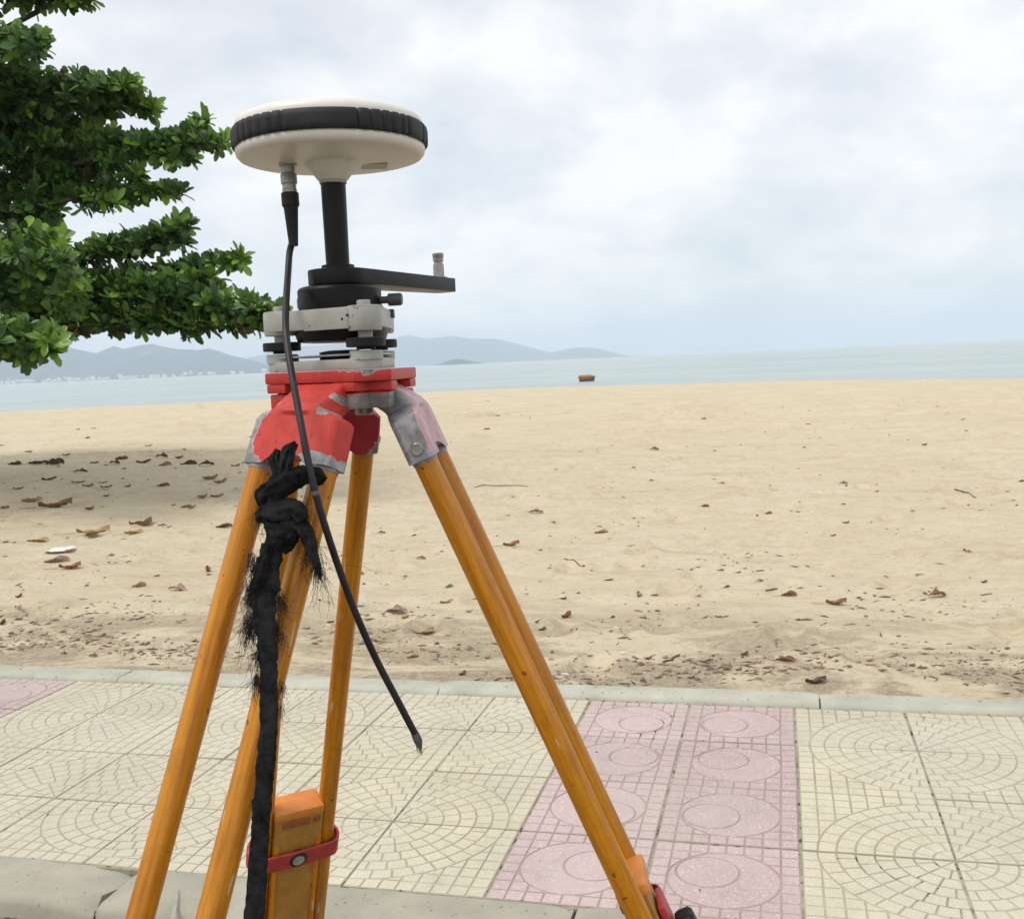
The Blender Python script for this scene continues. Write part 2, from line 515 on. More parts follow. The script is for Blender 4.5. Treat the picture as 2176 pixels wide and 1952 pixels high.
def sand_material():
    m = bpy.data.materials.new('beach_sand')
    m.use_nodes = True
    t = m.node_tree
    b = t.nodes['Principled BSDF']
    b.inputs['Roughness'].default_value = 0.95
    b.inputs['Specular IOR Level'].default_value = 0.15
    g = t.nodes.new('ShaderNodeNewGeometry')
    mp = N(t, 'ShaderNodeMapping')
    mp.vector_type = 'TEXTURE'
    mp.inputs['Location'].default_value = ORG
    mp.inputs['Rotation'].default_value = (0, 0, YAW)
    t.links.new(g.outputs['Position'], mp.inputs[0])
    sp = t.nodes.new('ShaderNodeSeparateXYZ')
    t.links.new(mp.outputs[0], sp.inputs[0])
    vec = mp.outputs[0]

    def nse(sc, det=5.0, ro=0.6, stretch=None, dist=0.0):
        v = vec
        if stretch:
            q = N(t, 'ShaderNodeMapping')
            q.inputs['Scale'].default_value = stretch
            t.links.new(vec, q.inputs[0])
            v = q.outputs[0]
        n = N(t, 'ShaderNodeTexNoise', Scale=sc, Detail=det, Roughness=ro, Distortion=dist)
        t.links.new(v, n.inputs['Vector'])
        return n.outputs[0]
    big = nse(0.35, 4.0)
    out = mix(t, ramp(t, big, [(0.3, (0, 0, 0)), (0.7, (1, 1, 1))]), (0.555, 0.477, 0.335), (0.618, 0.549, 0.414))
    out = mix(t, ramp(t, nse(2.2, 7.0, 0.7, (0.8, 1.15, 1)), [(0.42, (0, 0, 0)), (0.72, (0.75,) * 3)]), out, (0.46, 0.382, 0.24))
    # dark streaks of fine litter drawn out along the shore
    st = nse(5.0, 8.0, 0.78, (0.75, 1.15, 1), 0.9)
    out = mix(t, ramp(t, st, [(0.565, (0, 0, 0)), (0.68, (0.55,) * 3)]), out, (0.29, 0.205, 0.125))
    # damp dirty band beside the kerb
    v = sp.outputs[1]
    band = math_node(t, 'SUBTRACT', 1.0, math_node(t, 'DIVIDE', math_node(t, 'SUBTRACT', v, KB1), 1.6), clamp=True)
    patch = nse(1.7, 8.0, 0.74, (0.6, 1.35, 1), 1.1)
    pf = math_node(t, 'MULTIPLY', ramp(t, patch, [(0.44, (0, 0, 0)), (0.53, (1,) * 3)]), ramp(t, band, [(0.0, (0, 0, 0)), (0.40, (0.75,) * 3), (1.0, (0.95,) * 3)]))
    fine = nse(30.0, 6.0, 0.8)
    pf = math_node(t, 'MULTIPLY', pf, ramp(t, fine, [(0.33, (0.3,) * 3), (0.55, (1,) * 3)]))
    out = mix(t, pf, out, (0.15, 0.115, 0.08))
    # dirt specks
    out = mix(t, ramp(t, nse(48.0, 3.0, 0.7, (0.5, 1, 1)), [(0.63, (0, 0, 0)), (0.69, (0.6,) * 3)]), out, (0.22, 0.15, 0.09))
    out = mix(t, ramp(t, nse(20.0, 4.0, 0.72, (0.55, 1.3, 1), 0.5), [(0.545, (0, 0, 0)), (0.63, (0.62,) * 3)]), out, (0.355, 0.275, 0.165))
    out = mix(t, ramp(t, nse(9.0, 5.0, 0.75, (0.6, 1.2, 1), 0.8), [(0.30, (0.4,) * 3), (0.42, (0, 0, 0))]), out, (0.70, 0.61, 0.45))
    # tide lines: shade of the low ridges painted into the sand colour
    tl_ = nse(0.55, 6.0, 0.7, (0.16, 1.7, 1), 0.5)
    tf = math_node(t, 'MULTIPLY', ramp(t, tl_, [(0.535, (0, 0, 0)), (0.56, (0.75,) * 3), (0.585, (0, 0, 0))]), ramp(t, nse(1.6, 4.0), [(0.45, (0, 0, 0)), (0.62, (1,) * 3)]))
    out = mix(t, tf, out, (0.36, 0.285, 0.175))
    # grains
    out = mix(t, ramp(t, nse(420.0, 2.0), [(0.30, (0, 0, 0)), (0.72, (0.5,) * 3)]), out, (0.74, 0.63, 0.45))
    t.links.new(out, b.inputs['Base Color'])
    h = math_node(t, 'ADD', math_node(t, 'MULTIPLY', nse(7.0, 8.0, 0.72, (0.9, 1.1, 1)), 1.0), math_node(t, 'MULTIPLY', nse(38.0, 6.0, 0.7), 0.35))
    bp = N(t, 'ShaderNodeBump', Strength=0.75, Distance=0.035)
    t.links.new(h, bp.inputs['Height'])
    t.links.new(bp.outputs[0], b.inputs['Normal'])
    return m


def build_sand():
    az = np.concatenate([np.linspace(-1.45, -0.56, 70)[:-1], np.linspace(-0.56, 0.56, 400), np.linspace(0.56, 1.45, 70)[1:]])
    rr = np.concatenate([np.geomspace(2.4, 30, 400), np.geomspace(30.6, 130, 70)])
    vs, fs = [], []
    for r in rr:
        for a in az:
            x, y = r * math.sin(a), r * math.cos(a)
            vs.append((x, y, sand_z(x, y)))
    n = len(az)
    for k in range(len(rr) - 1):
        for i in range(n - 1):
            fs.append((k * n + i, k * n + i + 1, (k + 1) * n + i + 1, (k + 1) * n + i))
    me = bpy.data.meshes.new('beach')
    me.from_pydata(vs, [], fs)
    me.materials.append(sand_material())
    for p in me.polygons: p.use_smooth = True
    tag(link('beach', me), 'pale sand beach beyond the pavement', kind='structure')


build_sand()


def water_material():
    m = bpy.data.materials.new('sea_water')
    m.use_nodes = True
    t = m.node_tree
    b = t.nodes['Principled BSDF']
    b.inputs['Roughness'].default_value = 0.25
    b.inputs['IOR'].default_value = 1.33
    b.inputs['Specular IOR Level'].default_value = 0.35
    g = t.nodes.new('ShaderNodeNewGeometry')
    mp = N(t, 'ShaderNodeMapping')
    mp.inputs['Scale'].default_value = (0.35, 1.0, 1)
    t.links.new(g.outputs['Position'], mp.inputs[0])
    n = N(t, 'ShaderNodeTexNoise', Scale=0.045, Detail=6.0, Roughness=0.6)
    t.links.new(mp.outputs[0], n.inputs['Vector'])
    t.links.new(mix(t, ramp(t, n.outputs[0], [(0.35, (0, 0, 0)), (0.65, (1, 1, 1))]), (0.31, 0.395, 0.385), (0.40, 0.46, 0.44)), b.inputs['Base Color'])
    w = N(t, 'ShaderNodeTexNoise', Scale=1.1, Detail=5.0, Roughness=0.6)
    t.links.new(mp.outputs[0], w.inputs['Vector'])
    bp = N(t, 'ShaderNodeBump', Strength=1.0, Distance=0.45)
    t.links.new(w.outputs[0], bp.inputs['Height'])
    t.links.new(bp.outputs[0], b.inputs['Normal'])
    return m


sea = MB()
sea.add([(-13500, 40, SEA_Z), (13500, 40, SEA_Z), (13500, 15500, SEA_Z), (-13500, 15500, SEA_Z)], [(0, 1, 2, 3)])
tag(sea.build('sea', water_material(), smooth=0), 'calm pale grey-green bay water', kind='structure')

# --- road the tripod stands on
ROAD_Z = -0.055
M['road'] = mat('dusty_gutter_concrete', (0.20, 0.185, 0.14), 0.9, var=0.2, scale=3.0, bump=0.5, bscale=60, coords='World', speck=(0.05, 0.06, 0.03), speck_scale=40, speck_at=0.62)
rd = MB()
q = [ORG + EU * a + EV * b for a, b in ((-60, -40), (60, -40), (60, 0.3), (-60, 0.3))]
rd.add([(p.x, p.y, ROAD_Z) for p in q], [(0, 1, 2, 3)])
tag(rd.build('road', M['road'], smooth=0), 'dusty grey road edge under the tripod', kind='structure')


# --- kerbs made of stones
def conc(name, col):
    return mat(name, col, 0.88, var=0.09, scale=5.0, bump=0.35, bscale=120, coords='World', speck=tuple(c * 0.45 for c in col), speck_scale=70, speck_at=0.71, spec=0.25)


M['kerb'] = conc('kerb_concrete', (0.385, 0.37, 0.295))
M['kerb2'] = conc('kerb_concrete_rear', (0.47, 0.465, 0.385))


def stone(L, wd, h, seed, broken=False):
    """a worn kerb block: x 0..L, y 0..wd, top at z=0, noisy, rounded front edge"""
    nx, ny = max(6, int(L / 0.05)), 7
    vs, fs = [], []
    ys = [0.0, 0.012, 0.03, wd * 0.3, wd * 0.6, wd - 0.012, wd]
    zs = [-0.022, -0.006, 0, 0, 0, -0.002, -0.006]
    for i in range(nx + 1):
        for j in range(ny):
            x, y = L * i / nx, ys[j]
            e = noise.noise(Vector((x * 7 + seed * 9, y * 9, seed)))
            z = zs[j] + 0.0035 * e
            if i in (0, nx): z -= 0.006
            if broken and i > nx - 3: z -= 0.012 * (i - nx + 3) * max(0, 0.4 + noise.noise(Vector((y * 22, i, 3))))
            if j == 0: y += 0.006 * noise.noise(Vector((x * 12, seed, 2)))
            vs.append((x + (0.02 * noise.noise(Vector((y * 14, seed, i))) if broken and i == nx else 0), y, z))
    for i in range(nx):
        for j in range(ny - 1):
            fs.append((i * ny + j, (i + 1) * ny + j, (i + 1) * ny + j + 1, i * ny + j + 1))
    m = MB()
    m.add(vs, fs)
    b = len(m.v)
    rim = [i * ny for i in range(nx + 1)] + [nx * ny + j for j in range(1, ny)] + [i * ny + ny - 1 for i in range(nx - 1, -1, -1)] + [j for j in range(ny - 2, 0, -1)]
    low = [(m.v[k][0], m.v[k][1], -h) for k in rim]
    m.v += low
    nr = len(rim)
    m.f += [(rim[k], b + k, b + (k + 1) % nr, rim[(k + 1) % nr]) for k in range(nr)]
    return m


rotz = Matrix.Rotation(YAW, 4, 'Z')


def kerb_line(name, u0, joints, v0, wd, ztop, h, m, label, brk=()):
    root_me = MB()
    root_me.prism([(joints[0], v0 + 0.015), (joints[-1], v0 + 0.015), (joints[-1], v0 + wd - 0.015), (joints[0], v0 + wd - 0.015)], -0.30, ztop - 0.032)
    root = root_me.build(name, M['road'], smooth=0)
    root.matrix_world = Matrix.Translation(ORG) @ rotz
    tag(root, label, kind='structure')
    for k, (a, b) in enumerate(zip(joints, joints[1:])):
        g = 0.016 if k - 1 in brk or k in brk else 0.006
        o = stone(b - a - g, wd, h, k + 3.3 * wd, broken=k in brk).build('kerb_stone', m, root, smooth=50)
        o.matrix_local = Matrix.Translation((a + g / 2, v0, ztop + random.uniform(-0.004, 0.004))) @ Matrix.Rotation(random.uniform(-.003, .003), 4, 'Z')


u_joint = uv(G(1740, 1478))[0]
ufj = uv(G(290, 1850))[0]
ufj2 = uv(G(1222, 1940))[0]
kerb_line('kerb_rear', 0, [u_joint + 1.55 * k for k in range(-9, 7)], KB0, KB1 - KB0, 0.022, 0.16, M['kerb2'], 'narrow grey concrete kerb between tiles and sand')
dj = ufj2 - ufj
kerb_line('kerb_front', 0, [ufj + dj * k for k in range(-9, 10)], -0.217, 0.213, 0.004, 0.20, M['kerb'], 'broad worn concrete kerb along the road', brk=(8,))


# --- pavement of moulded tiles
def clip_poly(poly, nx, ny, c):
    """keep nx*x + ny*y >= c"""
    out = []
    for (a, b) in zip(poly, poly[1:] + poly[:1]):
        da, db = nx * a[0] + ny * a[1] - c, nx * b[0] + ny * b[1] - c
        if da >= 0: out.append(a)
        if (da >= 0) != (db >= 0):
            k = da / (da - db)
            out.append((a[0] + (b[0] - a[0]) * k, a[1] + (b[1] - a[1]) * k))
    return out


def area(p):
    return 0.5 * sum(a[0] * b[1] - b[0] * a[1] for a, b in zip(p, p[1:] + p[:1]))


GR = 0.0022                     # half a moulded groove


def pad(mb, poly, z=0.0, inset=0.0012, dep=-0.0021):
    n = len(poly)
    cx, cy = sum(p[0] for p in poly) / n, sum(p[1] for p in poly) / n
    top = []
    for x, y in poly:
        L = math.hypot(x - cx, y - cy) or 1
        k = max(0.0, 1 - inset * 1.4 / L)
        top.append((cx + (x - cx) * k, cy + (y - cy) * k, z))
    b = mb.add([(x, y, dep) for x, y in poly] + top, [])
    mb.f.append(tuple(b + n + i for i in range(n)))
    mb.f += [(b + i, b + (i + 1) % n, b + n + (i + 1) % n, b + n + i) for i in range(n)]


def tile_base(mb):
    e = T / 2 - 0.0034
    mb.prism([(-e, -e), (e, -e), (e, e), (-e, e)], -0.022, -0.0021)


def grid_cells(mb, circ, n=8):
    """small squares outside a circle (cx, cy, r)"""
    cx, cy, r = circ
    cs = (T - 0.007) / n
    for i in range(n):
        for j in range(n):
            x0, y0 = -T / 2 + 0.0035 + i * cs, -T / 2 + 0.0035 + j * cs
            poly = [(x0 + GR, y0 + GR), (x0 + cs - GR, y0 + GR), (x0 + cs - GR, y0 + cs - GR), (x0 + GR, y0 + cs - GR)]
            mx, my = x0 + cs / 2 - cx, y0 + cs / 2 - cy
            L = math.hypot(mx, my)
            if max(math.hypot(p[0] - cx, p[1] - cy) for p in poly) < r: continue
            if min(math.hypot(p[0] - cx, p[1] - cy) for p in poly) < r + GR:
                nx, ny = mx / L, my / L
                poly = clip_poly(poly, nx, ny, r + GR + nx * cx + ny * cy)
            if len(poly) >= 3 and abs(area(poly)) > 1.5e-4:
                pad(mb, poly, z=0.0007 * noise.noise(Vector((i * 3.1, j * 2.7, 0.3))))


def fan_tile():
    mb = MB()
    tile_base(mb)
    c = -T / 2 + 0.001
    rings = [0.006, 0.054, 0.104, 0.154, 0.204, 0.254, 0.304, 0.354]
    cnt = [2, 3, 4, 6, 7, 8, 9]
    for k, (r0, r1) in enumerate(zip(rings, rings[1:])):
        n = cnt[k]
        off = 0.5 if k % 2 else 0.0
        cuts = [0.0] + [(i + off) / n * PI / 2 for i in range(1 if off == 0 else 0, n + 1) if 0 < (i + off) / n < 1] + [PI / 2]
        for a0, a1 in zip(cuts, cuts[1:]):
            seg = 3
            g0, g1 = GR / max(r0 + .008, .012), GR / r1
            p = []
            for s_ in range(seg + 1):
                t_ = s_ / seg
                a = (a0 + g1) * (1 - t_) + (a1 - g1) * t_
                p.append((c + (r1 - GR) * math.cos(a), c + (r1 - GR) * math.sin(a)))
            for s_ in range(seg, -1, -1):
                t_ = s_ / seg
                a = (a0 + g0) * (1 - t_) + (a1 - g0) * t_
                if a0 + g0 > a1 - g0: a = (a0 + a1) / 2
                p.append((c + (r0 + GR) * math.cos(a), c + (r0 + GR) * math.sin(a)))
            e = T / 2 - 0.0036
            p = [(min(max(x, -e), e), min(max(y, -e), e)) for x, y in p]
            if abs(area(p)) > 1e-4:
                pad(mb, p, z=0.0008 * noise.noise(Vector((k * 3.1, a0 * 9, 0.3))))
    grid_cells(mb, (c, c, 0.354))
    return mb


def ring_tile(rot):
    mb = MB()
    tile_base(mb)
    R, r = 0.148, 0.084
    grid_cells(mb, (0, 0, R))
    d = R - r - 0.007
    cx, cy = d * math.cos(rot), d * math.sin(rot)
    n = 40
    pad(mb, [(cx + (r - GR) * math.cos(2 * PI * i / n), cy + (r - GR) * math.sin(2 * PI * i / n)) for i in range(n)], z=0.0004)
    O = [((R - GR) * math.cos(2 * PI * i / n), (R - GR) * math.sin(2 * PI * i / n)) for i in range(n)]
    I = [(cx + (r + GR) * math.cos(2 * PI * i / n), cy + (r + GR) * math.sin(2 * PI * i / n)) for i in range(n)]
    k1, k0 = 1 - 0.0014 / R, 1 + 0.0014 / r
    vs = [(x, y, -0.0021) for x, y in O] + [(x * k1, y * k1, 0) for x, y in O] + [(cx + (x - cx) * k0, cy + (y - cy) * k0, 0) for x, y in I] + [(x, y, -0.0021) for x, y in I]
    fs = [(a * n + i, a * n + (i + 1) % n, (a + 1) * n + (i + 1) % n, (a + 1) * n + i) for a in range(3) for i in range(n)]
    mb.add(vs, fs)
    return mb


def tile_material(name, top, groove, speck):
    m = bpy.data.materials.new(name)
    m.use_nodes = True
    t = m.node_tree
    b = t.nodes['Principled BSDF']
    b.inputs['Roughness'].default_value = 0.8
    b.inputs['Specular IOR Level'].default_value = 0.3
    g = t.nodes.new('ShaderNodeNewGeometry')
    tcn = t.nodes.new('ShaderNodeTexCoord')
    oi = t.nodes.new('ShaderNodeObjectInfo')
    vec = g.outputs['Position']

    def nse(sc, det=4.0, ro=0.6):
        n = N(t, 'ShaderNodeTexNoise', Scale=sc, Detail=det, Roughness=ro)
        t.links.new(vec, n.inputs['Vector'])
        return n.outputs[0]
    out = mix(t, ramp(t, nse(3.0, 6.0), [(0.32, (0, 0, 0)), (0.68, (1, 1, 1))]), tuple(c * 0.87 for c in top), tuple(min(1, c * 1.04) for c in top))
    rv = math_node(t, 'MULTIPLY_ADD', oi.outputs['Random'], 0.12, 0.93)
    cm = t.nodes.new('ShaderNodeCombineColor')
    for k in range(3): t.links.new(rv, cm.inputs[k])
    out = mix(t, 1.0, out, cm.outputs[0], 'MULTIPLY')
    vo = N(t, 'ShaderNodeTexVoronoi', Scale=230.0)
    t.links.new(vec, vo.inputs['Vector'])
    sc = t.nodes.new('ShaderNodeSeparateColor')
    t.links.new(vo.outputs['Color'], sc.inputs[0])
    out = mix(t, ramp(t, sc.outputs[0], [(0.0, (0.42,) * 3), (0.18, (0.0,) * 3)]), out, speck)
    out = mix(t, ramp(t, sc.outputs[1], [(0.86, (0.0,) * 3), (1.0, (0.5,) * 3)]), out, (0.80, 0.76, 0.68))
    # grime lies in the moulded grooves
    so_ = t.nodes.new('ShaderNodeSeparateXYZ')
    t.links.new(tcn.outputs['Object'], so_.inputs[0])
    depth = math_node(t, 'DIVIDE', math_node(t, 'MULTIPLY', so_.outputs[2], -1.0), 0.0020, clamp=True)
    grime = ramp(t, nse(2.4, 5.0), [(0.35, groove), (0.65, tuple(c * 0.72 for c in groove))])
    out = mix(t, ramp(t, depth, [(0.35, (0, 0, 0)), (0.9, (1.0,) * 3)]), out, mix(t, ramp(t, nse(5.0, 5.0, 0.7), [(0.40, (0.0,) * 3), (0.66, (0.42,) * 3)]), grime, out))
    # stains
    out = mix(t, ramp(t, nse(9.0, 6.0, 0.7), [(0.56, (0, 0, 0)), (0.76, (0.45,) * 3)]), out, tuple(c * 0.6 for c in groove))
    out = mix(t, ramp(t, nse(0.9, 5.0, 0.65), [(0.42, (0, 0, 0)), (0.66, (0.42,) * 3)]), out, (0.46, 0.44, 0.38))
    out = mix(t, ramp(t, nse(60.0, 2.0), [(0.74, (0, 0, 0)), (0.78, (0.6,) * 3)]), out, (0.12, 0.10, 0.07))
    t.links.new(out, b.inputs['Base Color'])
    bp = N(t, 'ShaderNodeBump', Strength=0.35, Distance=0.0012)
    t.links.new(nse(220.0, 4.0, 0.7), bp.inputs['Height'])
    t.links.new(bp.outputs[0], b.inputs['Normal'])
    return m


M['tile_cream'] = tile_material('cream_terrazzo', (0.585, 0.545, 0.41), (0.45, 0.375, 0.25), (0.50, 0.43, 0.32))
M['tile_pink'] = tile_material('pink_terrazzo', (0.51, 0.392, 0.38), (0.41, 0.29, 0.265), (0.62, 0.54, 0.52))
M['mortar'] = mat('sandy_mortar', (0.36, 0.335, 0.255), 0.95, var=0.2, scale=18, bump=0.5, bscale=200, coords='World', speck=(0.09, 0.08, 0.05), speck_scale=25, speck_at=0.6)

bed = MB()
bed.prism([(-7.9, -0.008), (6.5, -0.008), (6.5, KB0 + 0.004), (-7.9, KB0 + 0.004)], -0.28, -0.0034)
pav = bed.build('pavement', M['mortar'], smooth=0)
pav.matrix_world = Matrix.Translation(ORG) @ rotz
tag(pav, 'pavement of square moulded cream and pink tiles', kind='structure')
fan_me = fan_tile().mesh('fan_tile', M['tile_cream'], smooth=0)
ring_me = [ring_tile(a).mesh('ring_tile', M['tile_pink'], smooth=0) for a in (math.radians(200), math.radians(140), math.radians(310), math.radians(20))]
# pattern: 2 pink columns, then 6 cream columns, repeated
misturn = {(-5, 1): 1, (-4, 1): 2, (-2, 2): 1, (-6, 0): 3, (4, 2): 1}
ringsel = {(0, 0): 3, (1, 0): 1, (0, 1): 2, (1, 1): 0, (0, 2): 3, (1, 2): 1, (0, 3): 2, (1, 3): 0}
for i in range(-18, 13):
    for j in range(4):
        c = ((i + 0.5) * T + random.uniform(-.0012, .0012), (j + 0.5) * T + random.uniform(-.0012, .0012), random.uniform(-.0012, .0012))
        pink = (i % 8) in (0, 1)
        if pink:
            me = ring_me[ringsel.get((i, j), (i * 3 + j * 5) % 4)]
            a = 0
        else:
            # quarter circles meet at odd lattice corners
            left, low = (i % 2 == 0), (j % 2 == 0)
            a = {(False, False): 0, (True, False): 1, (True, True): 2, (False, True): 3}[(left, low)]
            a = (a + misturn.get((i, j), 0)) % 4
            me = fan_me
        link('paving_tile', me, pav, Matrix.Translation(c) @ Matrix.Rotation(a * PI / 2 + random.uniform(-.004, .004), 4, 'Z')
             @ Matrix.Rotation(random.uniform(-.003, .003), 4, 'X') @ Matrix.Rotation(random.uniform(-.003, .003), 4, 'Y'))


# ------------------------------------------------------------------ hills across the bay
def hill(name, sky, dist, depth, col, label, z_add=0.0, extra_l=0.3):
    """sky: skyline in photo pixels, left to right; becomes a ridge 'depth' metres deep at 'dist'"""
    pts = []
    for x, y in sky:
        p = P(x, y, dist)
        pts.append((p.x, max(p.z, SEA_Z + 1)))
    xs = np.linspace(pts[0][0], pts[-1][0], 150)
    hs = np.interp(xs, [p[0] for p in pts], [p[1] for p in pts])
    nk = 26
    vs, fs = [], []
    y0 = P(sky[0][0], sky[0][1], dist).y
    for i, x in enumerate(xs):
        for k in range(nk):
            s = k / (nk - 1)
            prof = math.sin(PI * min(1.0, s * 1.0)) ** 0.8 if 0 < s < 1 else 0.0
            sp = fbm(x / 420.0, s * 3.0, dist * 0.001, 4)
            h = hs[i] * prof * (1 + (0.30 * sp if abs(s - 0.5) > 0.06 else 0.02 * sp)) + (SEA_Z - 2) * (1 - prof)
            h = min(h, hs[i] * (1 + 0.03 * sp))
            vs.append((x * (1 + (s - .5) * depth / dist), y0 + (s - 0.5) * depth + 120 * noise.noise(Vector((x / 500.0, s * 2, 4))), h))
    for i in range(len(xs) - 1):
        for k in range(nk - 1):
            fs.append((i * nk + k, (i + 1) * nk + k, (i + 1) * nk + k + 1, i * nk + k + 1))
    me = bpy.data.meshes.new(name)
    me.from_pydata(vs, [], fs)
    me.materials.append(col)
    for p in me.polygons: p.use_smooth = True
    tag(link(name, me), label, kind='structure')


M['hill'] = mat('wooded_hillside', (0.042, 0.060, 0.060), 0.95, var=0.3, scale=0.006, bump=0.0, coords='World', speck=(0.22, 0.19, 0.14), speck_scale=0.004, speck_at=0.70, spec=0.1)
hill('hills', [(-2600, 900), (-1900, 850), (-1500, 815), (-1150, 800), (-800, 812), (-420, 790), (-260, 762), (-120, 742), (20, 738), (127, 733), (170, 745), (204, 751), (242, 735), (272, 742.5), (300, 736), (328, 730), (367, 740.5), (400, 743),
               (426, 746.5), (446, 742), (488, 757), (525, 764), (562, 773), (600, 782), (640, 792)], 6600, 1700, M['hill'], 'nearer blue hills across the bay on the left')
hill('hills', [(430, 790), (520, 762), (600, 742), (690, 735), (760, 722), (842, 718.5), (868, 712), (890, 716), (911, 720.6), (935, 717), (957, 714), (985, 718), (1008, 720.6), (1040, 719.5),
               (1061, 720.6), (1090, 728), (1115, 734.5), (1150, 744), (1172, 749), (1195, 744), (1216, 740), (1240, 738.5), (1258, 739.5), (1276, 741.5), (1300, 748), (1335, 756), (1375, 764)],
     10800, 2400, M['hill'], 'distant pale blue hills right of the instrument')
hill('islet', [(925, 779), (940, 771.5), (955, 765.5), (972, 762.5), (990, 764.5), (1010, 768.5), (1030, 775)], 5200, 500, M['hill'], 'low dark islet in front of the distant hills')

# shoreline town under the left hills: too small to count
town = MB()
for k in range(120):
    px = random.choice([random.uniform(-40, 240), random.uniform(-20, 60), random.uniform(90, 300), random.uniform(265, 560)])
    dd = 6600 - 870 + random.uniform(-30, 60)
    base = P(px, 800, dd)
    up = random.random() ** 3
    w, h, d = random.uniform(9, 26), random.uniform(5, 12) * (1 - .3 * up), random.uniform(8, 16)
    z0 = SEA_Z + 1 + (16 * up)
    y = base.y + 60 * up
    town.box((base.x, y, z0 + h / 2), (w / 2, d / 2, h / 2 + 2))
    town.add([(base.x - w / 2 - 1, y - d / 2 - 1, z0 + h), (base.x + w / 2 + 1, y - d / 2 - 1, z0 + h), (base.x + w / 2 + 1, y + d / 2 + 1, z0 + h), (base.x - w / 2 - 1, y + d / 2 + 1, z0 + h),
              (base.x - w / 2, y, z0 + h + 4), (base.x + w / 2, y, z0 + h + 4)], [(0, 1, 5, 4), (2, 3, 4, 5), (1, 2, 5), (3, 0, 4)])
M['town'] = mat('pale_render', (0.70, 0.60, 0.55), 0.8, island=0.25, var=0.1, scale=0.02, coords='World')
tag(town.build('shoreline_town', M['town'], smooth=0), 'line of tiny pale buildings along the far shore', 'town', kind='stuff')

# ------------------------------------------------------------------ small boat
pb = P(1246, 807.5, 137)
boat = empty('small_boat', (pb.x, pb.y, SEA_Z), math.radians(-4))
tag(boat, 'small brown wooden boat floating near the beach', 'boat')
M['boatred'] = mat('weathered_brown_boards', (0.30, 0.13, 0.06), 0.8, var=0.25, scale=3)
M['boatdark'] = mat('dark_tarred_boards', (0.085, 0.05, 0.05), 0.8, var=0.2, scale=3)
M['boattan'] = mat('bleached_matting', (0.48, 0.34, 0.16), 0.9, var=0.2, scale=5, bump=0.5)


def hull(z0, z1, w0, w1, L0, L1, m, name):
    mb = MB()
    vs = []
    n = 12
    for z, w, L in ((z0, w0, L0), (z1, w1, L1)):
        for s in (-1, 1):
            for i in range(n + 1):
                t_ = i / n
                x = -L * 0.47 + L * t_
                y = s * w * (1 - max(0, (t_ - 0.62) / 0.38) ** 1.7) * (0.86 + 0.14 * min(1, t_ * 4))
                vs.append((x, y, z))
    fs = []
    k = n + 1
    for i in range(n):
        fs += [(i, i + 1, 2 * k + i + 1, 2 * k + i), (k + i, 3 * k + i, 3 * k + i + 1, k + i + 1), (i, k + i, k + i + 1, i + 1), (2 * k + i, 2 * k + i + 1, 3 * k + i + 1, 3 * k + i)]
    fs += [(0, 2 * k, 3 * k, k)]
    mb.add(vs, fs)
    return mb.build(name, m, boat, bevel=0.02)


hull(-0.2, 0.24, 0.46, 0.56, 1.86, 2.0, M['boatdark'], 'hull_bottom')
hull(0.235, 0.62, 0.57, 0.64, 2.02, 2.22, M['boatred'], 'hull_side')
hull(0.60, 0.70, 0.66, 0.65, 2.26, 2.18, M['boattan'], 'gunwale')
tl = MB()
for k in range(7):
    x = -0.85 + k * 0.25
    tl.lathe([(0.02, 0), (0.15, 0.04), (0.11, 0.15), (0.0, 0.19)], 10, (x, random.uniform(-.25, .25), 0.68), caps=False)
tl.build('bundle', M['boattan'], boat)

# ================================================================== TREE
LEAFV = np.array([(-.0, 0, 0), (-.20, .35, .05), (0, .35, -.02), (.20, .35, .05), (-.27, .70, .06), (0, .70, -.01), (.27, .70, .06), (-.13, .95, .02), (0, 1.0, -.05), (.13, .95, .02)])
LEAFF = [(0, 2, 1), (0, 3, 2), (1, 2, 5, 4), (2, 3, 6, 5), (4, 5, 8, 7), (5, 6, 9, 8)]


def leaf_mat(name, c1, c2, rough=0.38):
    return mat(name, c1, rough, col2=c2, scale=1.2, coords='World', island=0.42, trans=0.22, spec=0.45)


M['leaf'] = leaf_mat('almond_leaf_green', (0.088, 0.180, 0.034), (0.036, 0.092, 0.027))
M['leafy'] = leaf_mat('almond_leaf_young_lit', (0.20, 0.34, 0.042), (0.11, 0.23, 0.035))  # young tip leaves, and sunlit upper leaves painted a lighter green
M['leafb'] = leaf_mat('almond_leaf_turning', (0.13, 0.105, 0.035), (0.075, 0.08, 0.03))
M['bark'] = mat('grey_brown_bark', (0.085, 0.068, 0.052), 0.9, var=0.25, scale=10, bump=0.6, bscale=60)


def rosette(c, axis, size, n, out):
    """append leaf frames (origin, x, y, z, length) for one whorl"""
    axis = axis.normalized()
    x = axis.orthogonal().normalized()
    y = axis.cross(x)
    a0 = random.uniform(0, 6.28)
    for k in range(n):
        a = a0 + 2.399 * k
        tilt = math.radians(random.uniform(38, 98) if k > 1 else random.uniform(12, 45))
        d = (axis * math.cos(tilt) + (x * math.cos(a) + y * math.sin(a)) * math.sin(tilt)).normalized()
        nrm = (axis - d * axis.dot(d))
        nrm = (nrm.normalized() if nrm.length > 1e-3 else x) + Vector((random.uniform(-.35, .35), random.uniform(-.35, .35), random.uniform(-.2, .35)))
        nrm = (nrm - d * nrm.dot(d)).normalized()
        out.append((c + d * 0.012, d.cross(nrm), d, nrm, size * random.uniform(0.72, 1.15)))


